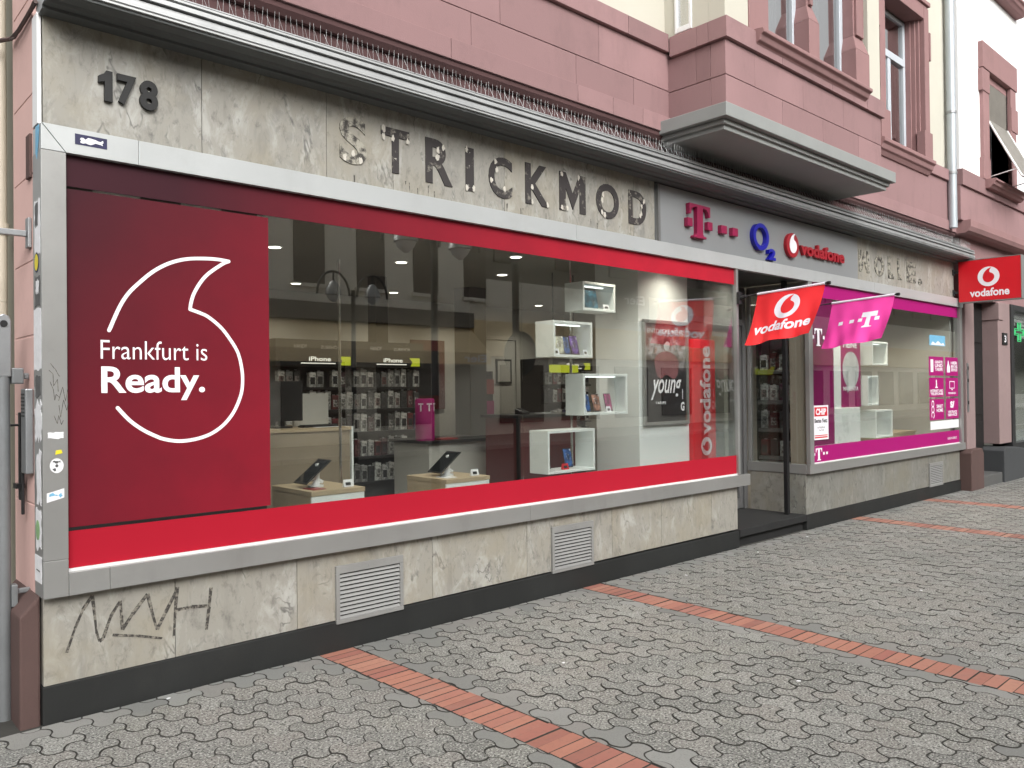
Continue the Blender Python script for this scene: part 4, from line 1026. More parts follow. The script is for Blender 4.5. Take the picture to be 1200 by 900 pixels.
# flags on poles
def flag(x0, y0, y1, zr, L, mat, lab, kind, swing, slant):
    t = thing('flag', lab, 'flag', (x0, .0, zr))
    zt = lambda y: zr + .045*(0-y)/.9
    obj('pole', MB().tube([(x0, .03, zt(.03)), (x0, y1-.03, zt(y1-.03))], .0075, 8), 'dark_frame', t)
    mb = MB(); mb.box(x0-.03, x0+.03, -.028, -.001, zr-.07, zr+.05); mb.tube([(x0, -.02, zt(0)-.01), (x0, -.09, zt(-.09))], .018, 10); obj('bracket', mb, 'black_plastic', t, bevel=.003); obj('end_knob', MB().disc((x0, y1-.035, zt(y1)), .016, 'y', .035, 12), 'black_plastic', t, bevel=.003)
    def P(s, v, off=0.0):       # s 0..1 along the pole away from the wall, v 0..1 down
        y = y0+(y1-y0)*s + slant*v
        dx = -swing*(v**1.25)*(.85+.3*s) + .026*math.sin(s*6.5+.6+v*1.8)*v + .015*math.sin(s*13+v*3.5+.8)*(.3+v)*.8 + .006*math.sin(s*27-v*6)*v
        z = zt(y0+(y1-y0)*s) - L*math.sqrt(max(.1, 1-.35*(swing*v/L)**2))*v - .018*math.sin(s*4+1)*v - .008*math.sin(s*11)*v
        return (x0+dx-off, y, z-.004)
    mb = MB(); nu, nv = 36, 26
    for o_ in (.0012, -.0012):
        base = len(mb.v)
        for j in range(nv+1):
            for i in range(nu+1): mb.v.append(P(i/nu, j/nv, o_))
        for j in range(nv):
            for i in range(nu):
                a = base+j*(nu+1)+i; mb.f.append((a, a+1, a+nu+2, a+nu+1)); mb.m.append(0)
    cl = obj('cloth', mb, mat, t, smooth=True)
    obj('sleeve', MB().tube([(x0, y0, zt(y0)), (x0, y1, zt(y1))], .0125, 8), 'flag_white', cl)
    def onto(mbx):
        bm = bmesh.new(); vs = [bm.verts.new((v[0], v[1], 0)) for v in mbx.v]
        for f in mbx.f:
            try: bm.faces.new([vs[i] for i in f])
            except Exception: pass
        bmesh.ops.triangulate(bm, faces=bm.faces)
        for _ in range(3):
            es = [e for e in bm.edges if e.calc_length() > .06]
            if not es: break
            bmesh.ops.subdivide_edges(bm, edges=es, cuts=1); bmesh.ops.triangulate(bm, faces=bm.faces)
        bm.verts.ensure_lookup_table(); bm.verts.index_update()
        r = MB()
        for o_ in (.0028, -.0028):
            base = len(r.v); r.v += [P(v.co.x, v.co.y, o_) for v in bm.verts]; r.f += [tuple(base+v.index for v in f.verts) for f in bm.faces]
        r.m = [0]*len(r.f); bm.free(); return r
    W = abs(y1-y0)
    if kind == 'mark':
        m1 = MB(); cx, cy, r_ = .52, .33, .118
        o = circ(0, 0, 1, 48); d = drop(.04, .02, 1.05)
        # white ring: outer circle bridged with the drop cut out as a separate red piece on top
        m1.v = [(cx+p[0]*r_/W*1.12, cy-p[1]*r_/L) for p in o]; m1.f = [tuple(range(48))]
        e = obj('emblem', onto(m1), 'flag_white', cl)
        m2 = MB(); m2.v = [(cx+p[0]*r_/W*1.12, cy-p[1]*r_/L) for p in d]; m2.f = [tuple(range(len(d)))]
        q = onto(m2)
        half = len(q.v)//2
        q.v = [(v[0]-.0012, v[1], v[2]) if i < half else (v[0]+.0012, v[1], v[2]) for i, v in enumerate(q.v)]
        obj('emblem_drop', q, mat, e)
        m3 = MB(); vs, fs, a = text_geo('vodafone', .03); m3.v = [(.09+.84*v[0], .80-.21*v[1]) for v in vs]; m3.f = list(fs)
        obj('lettering', onto(m3), 'flag_white', cl)
    else:
        m1 = MB(); T = t_shape(.56, .80, .30, .64); m1.v = [(p[0], .94-p[1]) for p in T]; m1.f = [(0, 1, 2, 3, 4, 5, 6, 15, 16, 17, 18, 19), (6, 7, 14, 15), (7, 8, 9, 10, 11, 12, 13, 14)]
        obj('emblem', onto(m1), 'flag_white', cl)
        m2 = MB()
        for (a, b) in ((.19, .265), (.37, .445), (.52, .585), (.775, .84)):
            k = len(m2.v); m2.v += [(a, .43), (b, .43), (b, .505), (a, .505)]; m2.f.append((k, k+1, k+2, k+3))
        obj('emblem_dots', onto(m2), 'flag_white', cl)
    return t
flag(7.118, -.215, -.905, 2.515, .50, 'flag_red', 'red flag with white round emblem on a pole beside the entrance', 'mark', .20, .05)
flag(8.60, -.255, -.93, 2.515, .50, 'flag_pink', 'bright pink flag with a white letter T and squares on a pole', 'tee', .22, .04)

# ventilation grilles
def vent(x0, x1, z0, z1, lab):
    t = thing('ventilation_grille', lab, 'grille', ((x0+x1)/2, .06, z0), 'ventilation grilles in the marble base')
    fr = .026
    mb = MB(); mb.box(x0, x1, .040, .0585, z1-fr*1.9, z1); mb.box(x0, x1, .040, .0585, z0, z0+fr); mb.box(x0, x0+fr, .040, .0585, z0+fr+.0005, z1-fr*1.9-.0005); mb.box(x1-fr, x1, .040, .0585, z0+fr+.0005, z1-fr*1.9-.0005)
    mb.disc(((x0+x1)/2-.015, .0398, z1-fr*.9), .006, 'y', .004, 10); mb.disc(((x0+x1)/2+.025, .0398, z1-fr*.9), .004, 'y', .004, 10)
    obj('frame', mb, 'grille', t, bevel=.002)
    obj('backing', MB().box(x0+fr, x1-fr, .0572, .0588, z0+fr, z1-fr*1.9), 'void', t)
    mb = MB(); n = 11; h = (z1-z0-fr*2.9)/n
    for i in range(n):
        zz = z0+fr+h*i; mb.prism([(.0425, zz+h*.10), (.0445, zz+h*.06), (.0560, zz+h*.62), (.0545, zz+h*.70)], 'x', x0+fr+.001, x1-fr-.001)
    obj('slats', mb, 'grille', t)
vent(2.565, 3.068, .162, .522, 'grey metal louvred vent nearest the graffiti')
vent(4.474, 4.958, .168, .530, 'grey metal louvred vent lower left of the entrance step')
vent(12.14, 12.64, .158, .500, 'far grey louvred vent under the magenta window')

# stickers on the window frame (each lies flat on the metal)
def stick(lab, pts, face, mat, extra=None, name='sticker', cat='sticker', grp='stickers on the left window frame', th=.0012):
    mb = MB()
    if face == 'front': mb.prism(pts, 'y', -.0003-th, -.0003); c = (sum(p[0] for p in pts)/len(pts), 0, min(p[1] for p in pts))
    else: mb.prism(pts, 'x', .9497-th, .9497); c = (.95, sum(p[0] for p in pts)/len(pts), min(p[1] for p in pts))
    t = thing(name, lab, cat, c, grp)
    p = obj('paper', mb, mat, t)
    if extra:
        for m, q in extra:
            mb = MB(); mb.prism(q, 'y' if face == 'front' else 'x', (-.0020 if face == 'front' else .9475), (-.0016 if face == 'front' else .9479)); obj('print', mb, m, p)
    return t
def rect(a, b, c, d): return [(a, c), (b, c), (b, d), (a, d)]
def ragged(a, b, c, d, n=5, amp=.012, seed=1):
    r = random.Random(seed); P = []
    for i in range(n): P.append((a+(b-a)*i/n, c+r.uniform(-amp, amp)))
    for i in range(n): P.append((b+r.uniform(-amp, amp)*.5, c+(d-c)*i/n))
    for i in range(n): P.append((b-(b-a)*i/n, d+r.uniform(-amp, amp)))
    for i in range(n): P.append((a+r.uniform(-amp, amp)*.5, d-(d-c)*i/n))
    return P
stick('navy sticker with white skyline print on the top window rail', rect(1.100, 1.248, 2.852, 2.905), 'front', 'sticker_navy', [('sticker_white', ragged(1.125, 1.228, 2.866, 2.888, 9, .007, 4))])
stick('torn light blue sticker at the top corner of the frame', [(.03, 2.925), (.10, 2.93), (.105, 2.80), (.075, 2.765), (.04, 2.86)], 'side', 'sticker_blue')
stick('round black and yellow sticker high on the frame side', [(.095+.045*p[0], 2.26+.05*p[1]) for p in circ(0, 0, 1, 20)], 'side', 'sticker_navy', [('sticker_yellow', [(.095+.036*p[0], 2.26+.041*p[1]) for p in circ(0, 0, 1, 20)]), ])
stick('large blank white paper pasted on the frame side', ragged(.012, .160, 1.73, 2.03, 6, .006, 2), 'side', 'sticker_white')
stick('peeling white paper strip above the round yellow sticker', ragged(.02, .135, 2.30, 2.56, 6, .014, 3), 'side', 'sticker_white', [('sticker_grey', ragged(.06, .12, 2.44, 2.55, 5, .012, 9))])
stick('grey scribbled sticker below the round yellow sticker', ragged(.03, .13, 2.04, 2.19, 5, .01, 5), 'side', 'sticker_grey', [('sticker_white', ragged(.05, .11, 2.11, 2.17, 5, .012, 8))])
stick('small dark sticker just under the blank white paper', ragged(.03, .13, 1.60, 1.70, 5, .01, 6), 'side', 'sticker_grey')
stick('ragged white paper scraps halfway up the frame side', ragged(.02, .15, 1.40, 1.56, 7, .03, 7), 'side', 'sticker_white')
stick('long torn white paper strip low on the frame side', ragged(.03, .12, 1.07, 1.33, 5, .025, 11), 'side', 'sticker_white')
stick('yellow and green round label on a torn paper at the frame foot', ragged(.035, .14, .86, 1.05, 5, .02, 12), 'side', 'sticker_white', [('sticker_green', [(.10+.04*p[0], .945+.05*p[1]) for p in circ(0, 0, 1, 18)])])
stick('square white sticker on the lowest corner of the frame', rect(.03, .165, .69, .82), 'side', 'sticker_white', [('sticker_grey', ragged(.06, .13, .745, .75, 5, .004, 3))])
stick('round white logo sticker with black dots on the frame front', [(1.010+.030*p[0], 1.262+.036*p[1]) for p in circ(0, 0, 1, 24)], 'front', 'sticker_white', [('sticker_grey', [(1.010+.007*p[0], 1.262+.008*p[1]) for p in circ(0, 0, 1, 12)]), ('sticker_grey', ragged(.992, 1.026, 1.276, 1.286, 5, .004, 2)), ('sticker_grey', ragged(.992, 1.006, 1.238, 1.250, 4, .003, 2))])
stick('white rectangular sticker with blue scrawl on the frame front', [(.966, 1.085), (1.042, 1.105), (1.042, 1.150), (.966, 1.130)], 'front', 'sticker_white', [('sticker_blue', ragged(.978, 1.032, 1.112, 1.126, 7, .007, 5))])
stick('faded white double line sticker above the yellow mark', ragged(.972, 1.040, 1.395, 1.425, 6, .004, 6), 'front', 'sticker_white')
stick('tiny yellow paint mark on the frame front', [(1.004, 1.316), (1.036, 1.322), (1.030, 1.340), (1.006, 1.336)], 'front', 'sticker_yellow')

# ------------------------------------------------------------------ street corner hardware on the side wall
t = thing('rain_pipe', 'cream painted rain pipe on the pink side wall at the left', 'drainpipe', (.915, .74, 0))
obj('pipe', MB().tube([(.915, .74, 2.12), (.915, .74, 8.4)], .030, 14), 'cream_pipe', t, smooth=True)
mb = MB(); mb.tube([(.915, .74, 2.49), (.915, .74, 2.55)], .040, 14); mb.tube([(.915, .70, 2.51), (.985, .655, 2.51)], .008, 8); obj('clamp', mb, 'cream_pipe', t)
obj('downpipe', MB().tube([(.915, .74, -.0), (.915, .74, 2.118)], .030, 14), 'cream_pipe', t, smooth=True)
t = thing('steel_bracket', 'grey steel arm with flat wall plate sticking out of the pink wall', 'bracket', (.95, .24, 2.42))
obj('plate', MB().box(.935, .952, .205, .265, 2.35, 2.50), 'steel', t, bevel=.003)
obj('arm', MB().box(.45, .9345, .222, .248, 2.405, 2.435), 'steel', t, bevel=.004)
t = thing('sign_post', 'grey galvanised post with rounded top clamped to the pink wall', 'post', (.838, .29, 0))
obj('tube', MB().tube([(.838, .29, -.02), (.838, .29, 1.78)], .032, 16), 'galv_pole', t, smooth=True)
mb = MB(); mb.prism([(.805, 1.70), (.871, 1.70), (.871, 1.98), (.862, 2.005), (.838, 2.015), (.814, 2.005), (.805, 1.98)], 'y', .258, .322); o = obj('cap', mb, 'steel', t, bevel=.006)
mb = MB(); mb.disc((.838, .256, 1.965), .017, 'y', .006, 14); obj('bolt', mb, 'black_plastic', o)
mb = MB(); mb.box(.872, .925, .255, .325, 1.665, 1.745); mb.box(.9255, .952, .275, .305, 1.69, 1.72); obj('clamp', mb, 'galv_pole', t, bevel=.006)
mb = MB(); mb.box(.866, .895, .262, .318, .55, .66); mb.box(.8955, .952, .28, .30, .61, .635); obj('clamp', mb, 'galv_pole', t, bevel=.005)
t = thing('cable_box', 'slim grey louvred metal box on the pink wall beside the frame', 'junction box', (.94, .23, 1.2))
obj('case', MB().box(.915, .952, .185, .285, 1.215, 1.64), 'steel', t, bevel=.006)
mb = MB()
for k in range(7): mb.box(.912, .9148, .205, .268, 1.50+k*.018, 1.508+k*.018)
obj('louvres', mb, 'dark_frame', t)
t = thing('wall_bolt_bar', 'black iron bar with bolts hanging on the pink wall', 'iron bar', (.93, .4, 1.1))
mb = MB(); mb.box(.922, .940, .36, .39, 1.07, 1.52); mb.box(.922, .936, .31, .33, 1.0, 1.24); obj('bar', mb, 'black_plastic', t, bevel=.004)
mb = MB(); mb.tube([(.70, .375, 1.455), (.952, .375, 1.455)], .007, 6); mb.box(.905, .945, .35, .42, 1.13, 1.155); obj('bolt', mb, 'black_plastic', t)
t = thing('wall_cable', 'brown cable sagging along the pink wall up to the canopy', 'cable', (.94, .3, 3.5))
mb = MB(); mb.tube([(.945, .06, 3.535), (.940, .20, 3.515), (.938, .40, 3.505), (.935, .56, 3.515), (.80, .80, 3.52), (.3, 1.4, 3.55)], .011, 6); mb.tube([(.943, .07, 3.55), (.930, .2, 3.49), (.925, .42, 3.47), (.93, .565, 3.51)], .006, 6); obj('strand', mb, 'cable_brown', t)

# ================================================================== INSIDE THE SHOP
# ceiling downlights, plus an unseen row behind the glass added to brighten the display
first = None
spots = [(3.26, 2.25), (4.61, 2.25), (5.98, 2.27), (7.35, 2.27), (5.29, 1.30), (4.53, 4.3), (5.93, 4.33), (7.24, 4.33), (8.57, 4.33), (2.0, 2.25), (10.9, 1.5), (12.2, 1.5), (9.4, 1.5), (2.9, .26), (4.2, .26), (5.55, .26), (6.55, .20), (10.2, .24), (11.3, .24), (12.4, .24)]
names = ['above the accessory rack on the left', 'above the dark counter', 'between the two dark ceiling posts', 'above the white corner panel', 'nearest the shop glass', 'deep behind the accessory rack', 'deep behind the dark counter', 'deep behind the white cubes', 'above the inner door', 'hidden behind the red printed panel', 'above the magenta window poster', 'above the magenta window tiles', 'over the entrance rack', 'added unseen as fill over the left wooden table', 'added unseen as fill over the right wooden table', 'added unseen as fill over the white cubes behind the red band', 'added unseen as fill over the framed poster behind the red band', 'added unseen as fill over the bubble poster behind the magenta band', 'added unseen as fill over the cubes behind the magenta band', 'added unseen as fill over the icon tiles behind the magenta band']
mbh = MB().disc((0, 0, -.004), .070, 'z', .008, 24); mbg = MB().disc((0, 0, -.0095), .055, 'z', .002, 24)
for i, (x, y) in enumerate(spots):
    if first is None:
        t = thing('downlight', 'x', 'ceiling light', (x, y, 2.9045), 'round downlights in the shop ceiling')
        obj('rim', mbh, 'white_paint', t, local=True); obj('lens', mbg, 'downlight_glow', t, local=True); first = t
    else: t = dup(first, (x, y, 2.9045))
    t['label'] = 'small round glowing downlight in the shop ceiling ' + names[i]
    ld = bpy.data.lights.new('downlight_lamp', 'SPOT'); ld.energy = (27 if y < .5 else 20) * (2.8 if x > 9 else 1); ld.color = (1, .92, .78); ld.spot_size = R(140); ld.spot_blend = 1.0; ld.shadow_soft_size = .06
    lo = bpy.data.objects.new('lamp', ld); COL.objects.link(lo); lo.parent = t; lo.location = (0, 0, -.02)

# white cube shelves on a chrome pole, and the phones inside
t = thing('display_pole', 'thin chrome floor to ceiling pole carrying four white display cubes', 'pole', (5.285, .47, .17))
obj('tube', MB().tube([(5.285, .585, .171), (5.285, .585, 2.90)], .012, 12), 'chrome', t, smooth=True)
t = thing('display_pole', 'bright chrome pole standing free beside the left counter', 'pole', (3.165, 1.0, .17))
obj('tube', MB().tube([(3.165, 1.0, .171), (3.165, 1.0, 2.62)], .012, 12), 'chrome', t, smooth=True)
obj('foot', MB().disc((3.165, 1.0, .178), .07, 'z', .012, 20), 'chrome', t)
def cube(lab, x0, x1, z0, z1, y0=.35, y1=.57, th=.022, led=True):
    t = thing('display_cube', lab, 'shelf', ((x0+x1)/2, (y0+y1)/2, z0), 'white open display cubes')
    obj('side', MB().box(x0, x0+th, y0, y1, z0, z1), 'white_shelf', t, bevel=.0015); obj('side', MB().box(x1-th, x1, y0, y1, z0, z1), 'white_shelf', t, bevel=.0015)
    obj('top', MB().box(x0+th+.0003, x1-th-.0003, y0, y1, z1-th, z1), 'white_shelf', t, bevel=.0015); obj('bottom', MB().box(x0+th+.0003, x1-th-.0003, y0, y1, z0, z0+th), 'white_shelf', t, bevel=.0015)
    if led: obj('light_strip', MB().box(x0+.05, x1-.05, y0+.10, y0+.125, z1-th-.008, z1-th-.0005), 'led_strip', t)
    return t
cube('topmost small white display cube on the chrome pole', 5.20, 5.637, 2.303, 2.556)
cube('white display cube second from the top with purple phones', 4.83, 5.317, 1.886, 2.196)
cube('white display cube with blue, orange and pink phones', 5.195, 5.791, 1.38, 1.746)
cube('lowest large white display cube in the red window', 4.745, 5.334, .90, 1.265)
def phone(lab, x, y, z, w_, h, mat, tilt=18, rz=0, name='smartphone', cat='phone', grp='phones on show', rim=.004):
    t = thing(name, lab, cat, (x, y, z), grp)
    t.rotation_euler = (0, 0, R(rz)); c, s = math.cos(R(tilt)), math.sin(R(tilt))
    T = lambda u, d, v: (u, v*s + d*c, v*c - d*s + .006)
    def bx(u0, u1, d0, d1, v0, v1):
        P = [T(u, d, v) for v in (v0, v1) for d in (d0, d1) for u in (u0, u1)]
        return MB().add(P, [(0,1,3,2), (4,6,7,5), (0,4,5,1), (1,5,7,3), (3,7,6,2), (2,6,4,0)])
    obj('case', bx(-w_/2, w_/2, 0, .008, 0, h), 'black_plastic', t, bevel=.0015, local=True)
    obj('screen', bx(-w_/2+rim, w_/2-rim, -.0012, -.0003, rim*1.5, h-rim*1.5), mat, t, local=True)
    obj('stand', bx(-w_*.2, w_*.2, .0085, .03, .0, h*.45), 'white_shelf', t, local=True)
    return t
phone('tablet with teal app rows in the topmost display cube', 5.40, .46, 2.326, .26, .18, 'screen_teal', 10, 0, 'tablet', 'tablet')
phone('pale screened phone at the left of the second cube', 5.00, .44, 1.909, .085, .17, 'screen_pale', 16, -25)
phone('blue and violet phone in the middle of the second cube', 5.10, .45, 1.909, .085, .17, 'screen_blue', 18, -10)
phone('bright violet phone at the right of the second cube', 5.21, .45, 1.909, .09, .18, 'screen_purple', 18, -10)
phone('blue screened phone at the left of its cube', 5.34, .44, 1.403, .085, .165, 'screen_blue', 16, -12)
phone('orange screened phone in the middle of its cube', 5.49, .45, 1.403, .085, .165, 'screen_orange', 18, -15)
phone('pink screened phone at the right of its cube', 5.655, .45, 1.403, .085, .165, 'screen_pink', 14, -5)
phone('dark blue phone standing alone in the lowest cube', 5.12, .46, .923, .085, .17, 'screen_blue', 16, -12)
phone('small orange phone low in the lowest cube corner', 4.88, .50, .923, .075, .12, 'screen_orange', 24, -25)

# white panel with framed poster and red totem
t = thing('white_partition', 'tall white panel box behind the framed poster', 'panel', (6.55, .8, .171)); obj('panel', MB().box(6.15, 6.965, .50, 1.05, .171, 2.90), 'panel_white', t, bevel=.003)
t = thing('framed_poster', 'dark framed poster reading young hanging on the white panel', 'poster', (6.55, .48, 1.25))
mb = MB(); fx0, fx1, fz0, fz1 = 6.195, 6.925, 1.245, 2.285
mb.box(fx0, fx1, .462, .496, fz0, fz0+.035); mb.box(fx0, fx1, .462, .496, fz1-.035, fz1); mb.box(fx0, fx0+.03, .462, .496, fz0+.0355, fz1-.0355); mb.box(fx1-.03, fx1, .462, .496, fz0+.0355, fz1-.0355)
obj('frame', mb, 'alu', t, bevel=.004)
obj('sheet', MB().box(fx0+.03, fx1-.03, .482, .490, fz0+.035, fz1-.035), 'poster_photo', t)
mb = MB(); mb.prism(smoothpts([(6.40, 1.74), (6.36, 1.90), (6.44, 1.96), (6.52, 1.98), (6.62, 1.98), (6.72, 1.94), (6.78, 1.86), (6.74, 1.72), (6.66, 1.70), (6.56, 1.76), (6.48, 1.70)], 2), 'y', .4795, .4815); fg_ = obj('figure_shape', mb, 'poster_rose', t)
mb = MB(); mb.prism([(6.57+.048*p[0], 2.045+.062*p[1]) for p in circ(0, 0, 1, 24)], 'y', .478, .4793); obj('head_shape', mb, 'poster_pale', fg_)
mb = MB(); mb.prism(smoothpts([(6.515, 2.04), (6.53, 2.11), (6.58, 2.125), (6.63, 2.10), (6.63, 2.06), (6.58, 2.085), (6.54, 2.06)], 2), 'y', .477, .4778); obj('hair_shape', mb, 'poster_dark', fg_)
mb = MB(); put_text(mb, 'young', front(6.30, 6.80, 1.50, 1.70, .4715), bold=.012, shear=.35); obj('lettering', mb, 'film_text', t); mb = MB(); put_text(mb, 'TARIFE', front(6.37, 6.54, 1.455, 1.48, .4715), bold=.01); obj('lettering', mb, 'film_text', t)
mb = MB(); put_text(mb, 'ENTDECKE MEHR', front(6.26, 6.85, 2.155, 2.20, .4785), bold=.01); obj('lettering', mb, 'poster_pale', t)
mb = MB(); put_text(mb, 'G', front(6.80, 6.86, 1.38, 1.47, .4805), bold=.04); mb.box(6.825, 6.835, .4795, .4805, 1.50, 1.60); obj('lettering', mb, 'film_text', t)
t = thing('totem', 'tall red totem with white upright lettering beside the framed poster', 'totem', (7.15, .47, .171))
mb = MB(); mb.box(6.975, 7.385, .45, .56, .171, 2.12); obj('body', mb, 'sign_red', t, bevel=.015)
mb = MB(); put_text(mb, 'vodafone', lambda u, v, d: (7.285-.19*v, .4485-d, 1.12+.93*u), bold=.03); obj('lettering', mb, 'film_text', t)
# lettering reads upward: rotate a quarter turn
mb = MB(); mb.prism([(7.20+p[0], 1.0+p[1]) for p in circ(0, 0, .095, 36)], 'y', .446, .449); e_ = obj('emblem', mb, 'film_text', t)
mb = MB(); mb.prism([(7.20-p[1], 1.0+p[0]) for p in drop(0, 0, .098)], 'y', .4435, .4445); obj('emblem_drop', mb, 'sign_red', e_)

# wooden display tables with tablets
def table(lab, x0, x1, y0, y1, z1):
    t = thing('display_table', lab, 'table', ((x0+x1)/2, (y0+y1)/2, .171), 'wooden display tables')
    obj('top', MB().box(x0, x1, y0, y1, z1-.032, z1), 'wood', t, bevel=.002)
    obj('body', MB().box(x0+.003, x1-.003, y0+.02, y1-.003, .171, z1-.0325), 'wood', t)
    obj('front_panel', MB().box(x0+.004, x1-.004, y0+.006, y0+.0195, .20, z1-.034), 'white_shelf', t)
table('wooden display table nearest the red printed panel', 2.622, 3.036, .45, 1.03, .945)
table('wooden display table in front of the dark counter', 3.752, 4.190, .45, .97, .932)
def tabstand(lab, x, y, z):
    t = thing('tablet', lab, 'tablet', (x, y, z), 'tablets on white stands')
    mb = MB()
    mb.tube([(.0, .0, .0), (.01, .0, .05), (.0, .0, .09)], [.035, .018, .03], 10); mb.disc((0, 0, .006), .055, 'z', .012, 20); mb.tube([(.0, 0, .07), (.05, .02, .12), (.04, .02, .155), (.01, .01, .15)], .010, 8)
    mb.tube([(-.05, 0, .05), (0, 0, .06), (.045, -.02, .03)], .012, 8)
    obj('stand', mb, 'white_paint', t, local=True, smooth=True)
    c, s = math.cos(R(38)), math.sin(R(38)); mb = MB()
    P = [(-.02+u*c - v*s, w2, .105+u*s + v*c) for v in (0, .009) for w2 in (-.09, .09) for u in (-.125, .125)]
    mb.add(P, [(0,1,3,2), (4,6,7,5), (0,4,5,1), (1,5,7,3), (3,7,6,2), (2,6,4,0)]); obj('case', mb, 'black_plastic', t, bevel=.002, local=True)
    mb = MB(); mb.add([(-.02+u*c - .0102*s, w2, .105+u*s+.0102*c) for w2 in (-.08, .08) for u in (-.112, .112)], [(0, 1, 3, 2)]); obj('screen', mb, 'car_glass', t, local=True)
tabstand('black tablet on a white stand on the left wooden table', 2.79, .70, .946)
tabstand('black tablet on a white stand on the right wooden table', 3.95, .70, .933)

# counters, monitor, cylinder speaker
t = thing('counter', 'high wooden counter with monitor behind the left display table', 'counter', (2.95, 1.6, .171))
obj('body', MB().box(2.0, 3.44, 1.315, 1.95, .171, 1.300), 'wood_dark', t, bevel=.003); obj('top', MB().box(1.98, 3.445, 1.30, 1.97, 1.301, 1.33), 'wood', t, bevel=.003); obj('edge_strip', MB().box(3.4455, 3.463, 1.30, 1.97, .171, 1.33), 'white_shelf', t)
t = thing('monitor', 'large dark computer monitor on the wooden counter', 'monitor', (2.92, 1.5, 1.331))
obj('screen', MB().box(2.77, 3.09, 1.44, 1.47, 1.385, 1.70), 'black_plastic', t, bevel=.004); obj('foot', MB().box(2.86, 3.0, 1.44, 1.58, 1.331, 1.345), 'black_plastic', t); obj('neck', MB().box(2.91, 2.95, 1.472, 1.50, 1.346, 1.50), 'black_plastic', t)
t = thing('counter_screen', 'pale upright privacy board standing on the wooden counter', 'board', (3.25, 1.6, 1.331)); obj('board', MB().box(3.10, 3.42, 1.62, 1.64, 1.331, 1.60), 'inner_wall', t, bevel=.003)
t = thing('keyboard', 'flat dark keyboard on the wooden counter', 'keyboard', (3.2, 1.42, 1.331)); mb = MB(); mb.box(3.06, 3.36, 1.36, 1.47, 1.331, 1.345); obj('base', mb, 'black_plastic', t, bevel=.003)
mb = MB()
for i in range(10):
    for j in range(3): mb.box(3.07+i*.028, 3.093+i*.028, 1.37+j*.032, 1.395+j*.032, 1.3455, 1.351)
obj('keys', mb, 'dark_frame', t)
t = thing('paper_sheet', 'loose white paper sheet at the edge of the wooden counter', 'paper', (3.2, 1.35, 1.331)); mb = MB(); mb.box(3.13, 3.34, 1.302, 1.352, 1.3312, 1.334); obj('sheet', mb, 'sticker_white', t)
t = thing('side_counter', 'grey counter with black top under the magenta cylinder', 'counter', (5.2, 2.3, .171))
obj('top', MB().box(4.74, 5.68, 2.0, 2.7, 1.085, 1.115), 'black_plastic', t, bevel=.003); obj('body', MB().box(4.78, 5.62, 2.05, 2.66, .171, 1.0845), 'inner_wall', t); obj('leg', MB().box(5.635, 5.665, 2.01, 2.04, .171, 1.0845), 'black_plastic', t)
t = thing('cylinder_display', 'magenta cylinder with white letters on the black-topped counter', 'cylinder', (4.80, 2.14, 1.116))
mb = MB(); mb.tube([(4.80, 2.14, 1.116), (4.80, 2.14, 1.13), (4.80, 2.14, 1.52), (4.80, 2.14, 1.535)], [.092, .097, .097, .088], 28); obj('tube', mb, 'magenta', t, smooth=True)
mb = MB()
for a in (-150, -100, -60):
    for (u, w2, z0, z1) in ((0, .028, 1.475, 1.49), (0, .008, 1.41, 1.49)):
        A = R(a); x, y = 4.80+.0995*math.cos(A), 2.14+.0995*math.sin(A); tx, ty = -math.sin(A), math.cos(A)
        mb.add([(x-tx*w2, y-ty*w2, z0), (x+tx*w2, y+ty*w2, z0), (x+tx*w2, y+ty*w2, z1), (x-tx*w2, y-ty*w2, z1)], [(0, 1, 2, 3)])
obj('print', mb, 'film_text', t)
t = thing('brochure', 'red brochure lying on the black-topped counter', 'brochure', (5.0, 2.1, 1.116)); mb = MB(); mb.box(4.93, 5.15, 2.05, 2.2, 1.1155, 1.13); obj('cover', mb, 'pack_red', t)
t = thing('tall_counter', 'dark maroon counter with black top behind the lowest white cube', 'counter', (5.75, 1.5, .171))
obj('top', MB().box(5.20, 6.10, 1.20, 1.75, 1.34, 1.37), 'black_plastic', t, bevel=.003); obj('body', MB().box(5.24, 6.06, 1.24, 1.72, .171, 1.3395), 'maroon', t); obj('leg', MB().box(5.205, 5.235, 1.205, 1.235, .171, 1.3395), 'black_plastic', t)
t = thing('card_terminal', 'small black card terminal on the dark maroon counter', 'terminal', (5.4, 1.35, 1.371)); mb = MB(); mb.prism([(1.30, 1.371), (1.42, 1.371), (1.42, 1.43), (1.30, 1.395)], 'x', 5.36, 5.45); obj('case', mb, 'black_plastic', t, bevel=.005); mb = MB(); mb.box(5.375, 5.435, 1.37, 1.40, 1.4305, 1.433); obj('keys', mb, 'dark_frame', t)

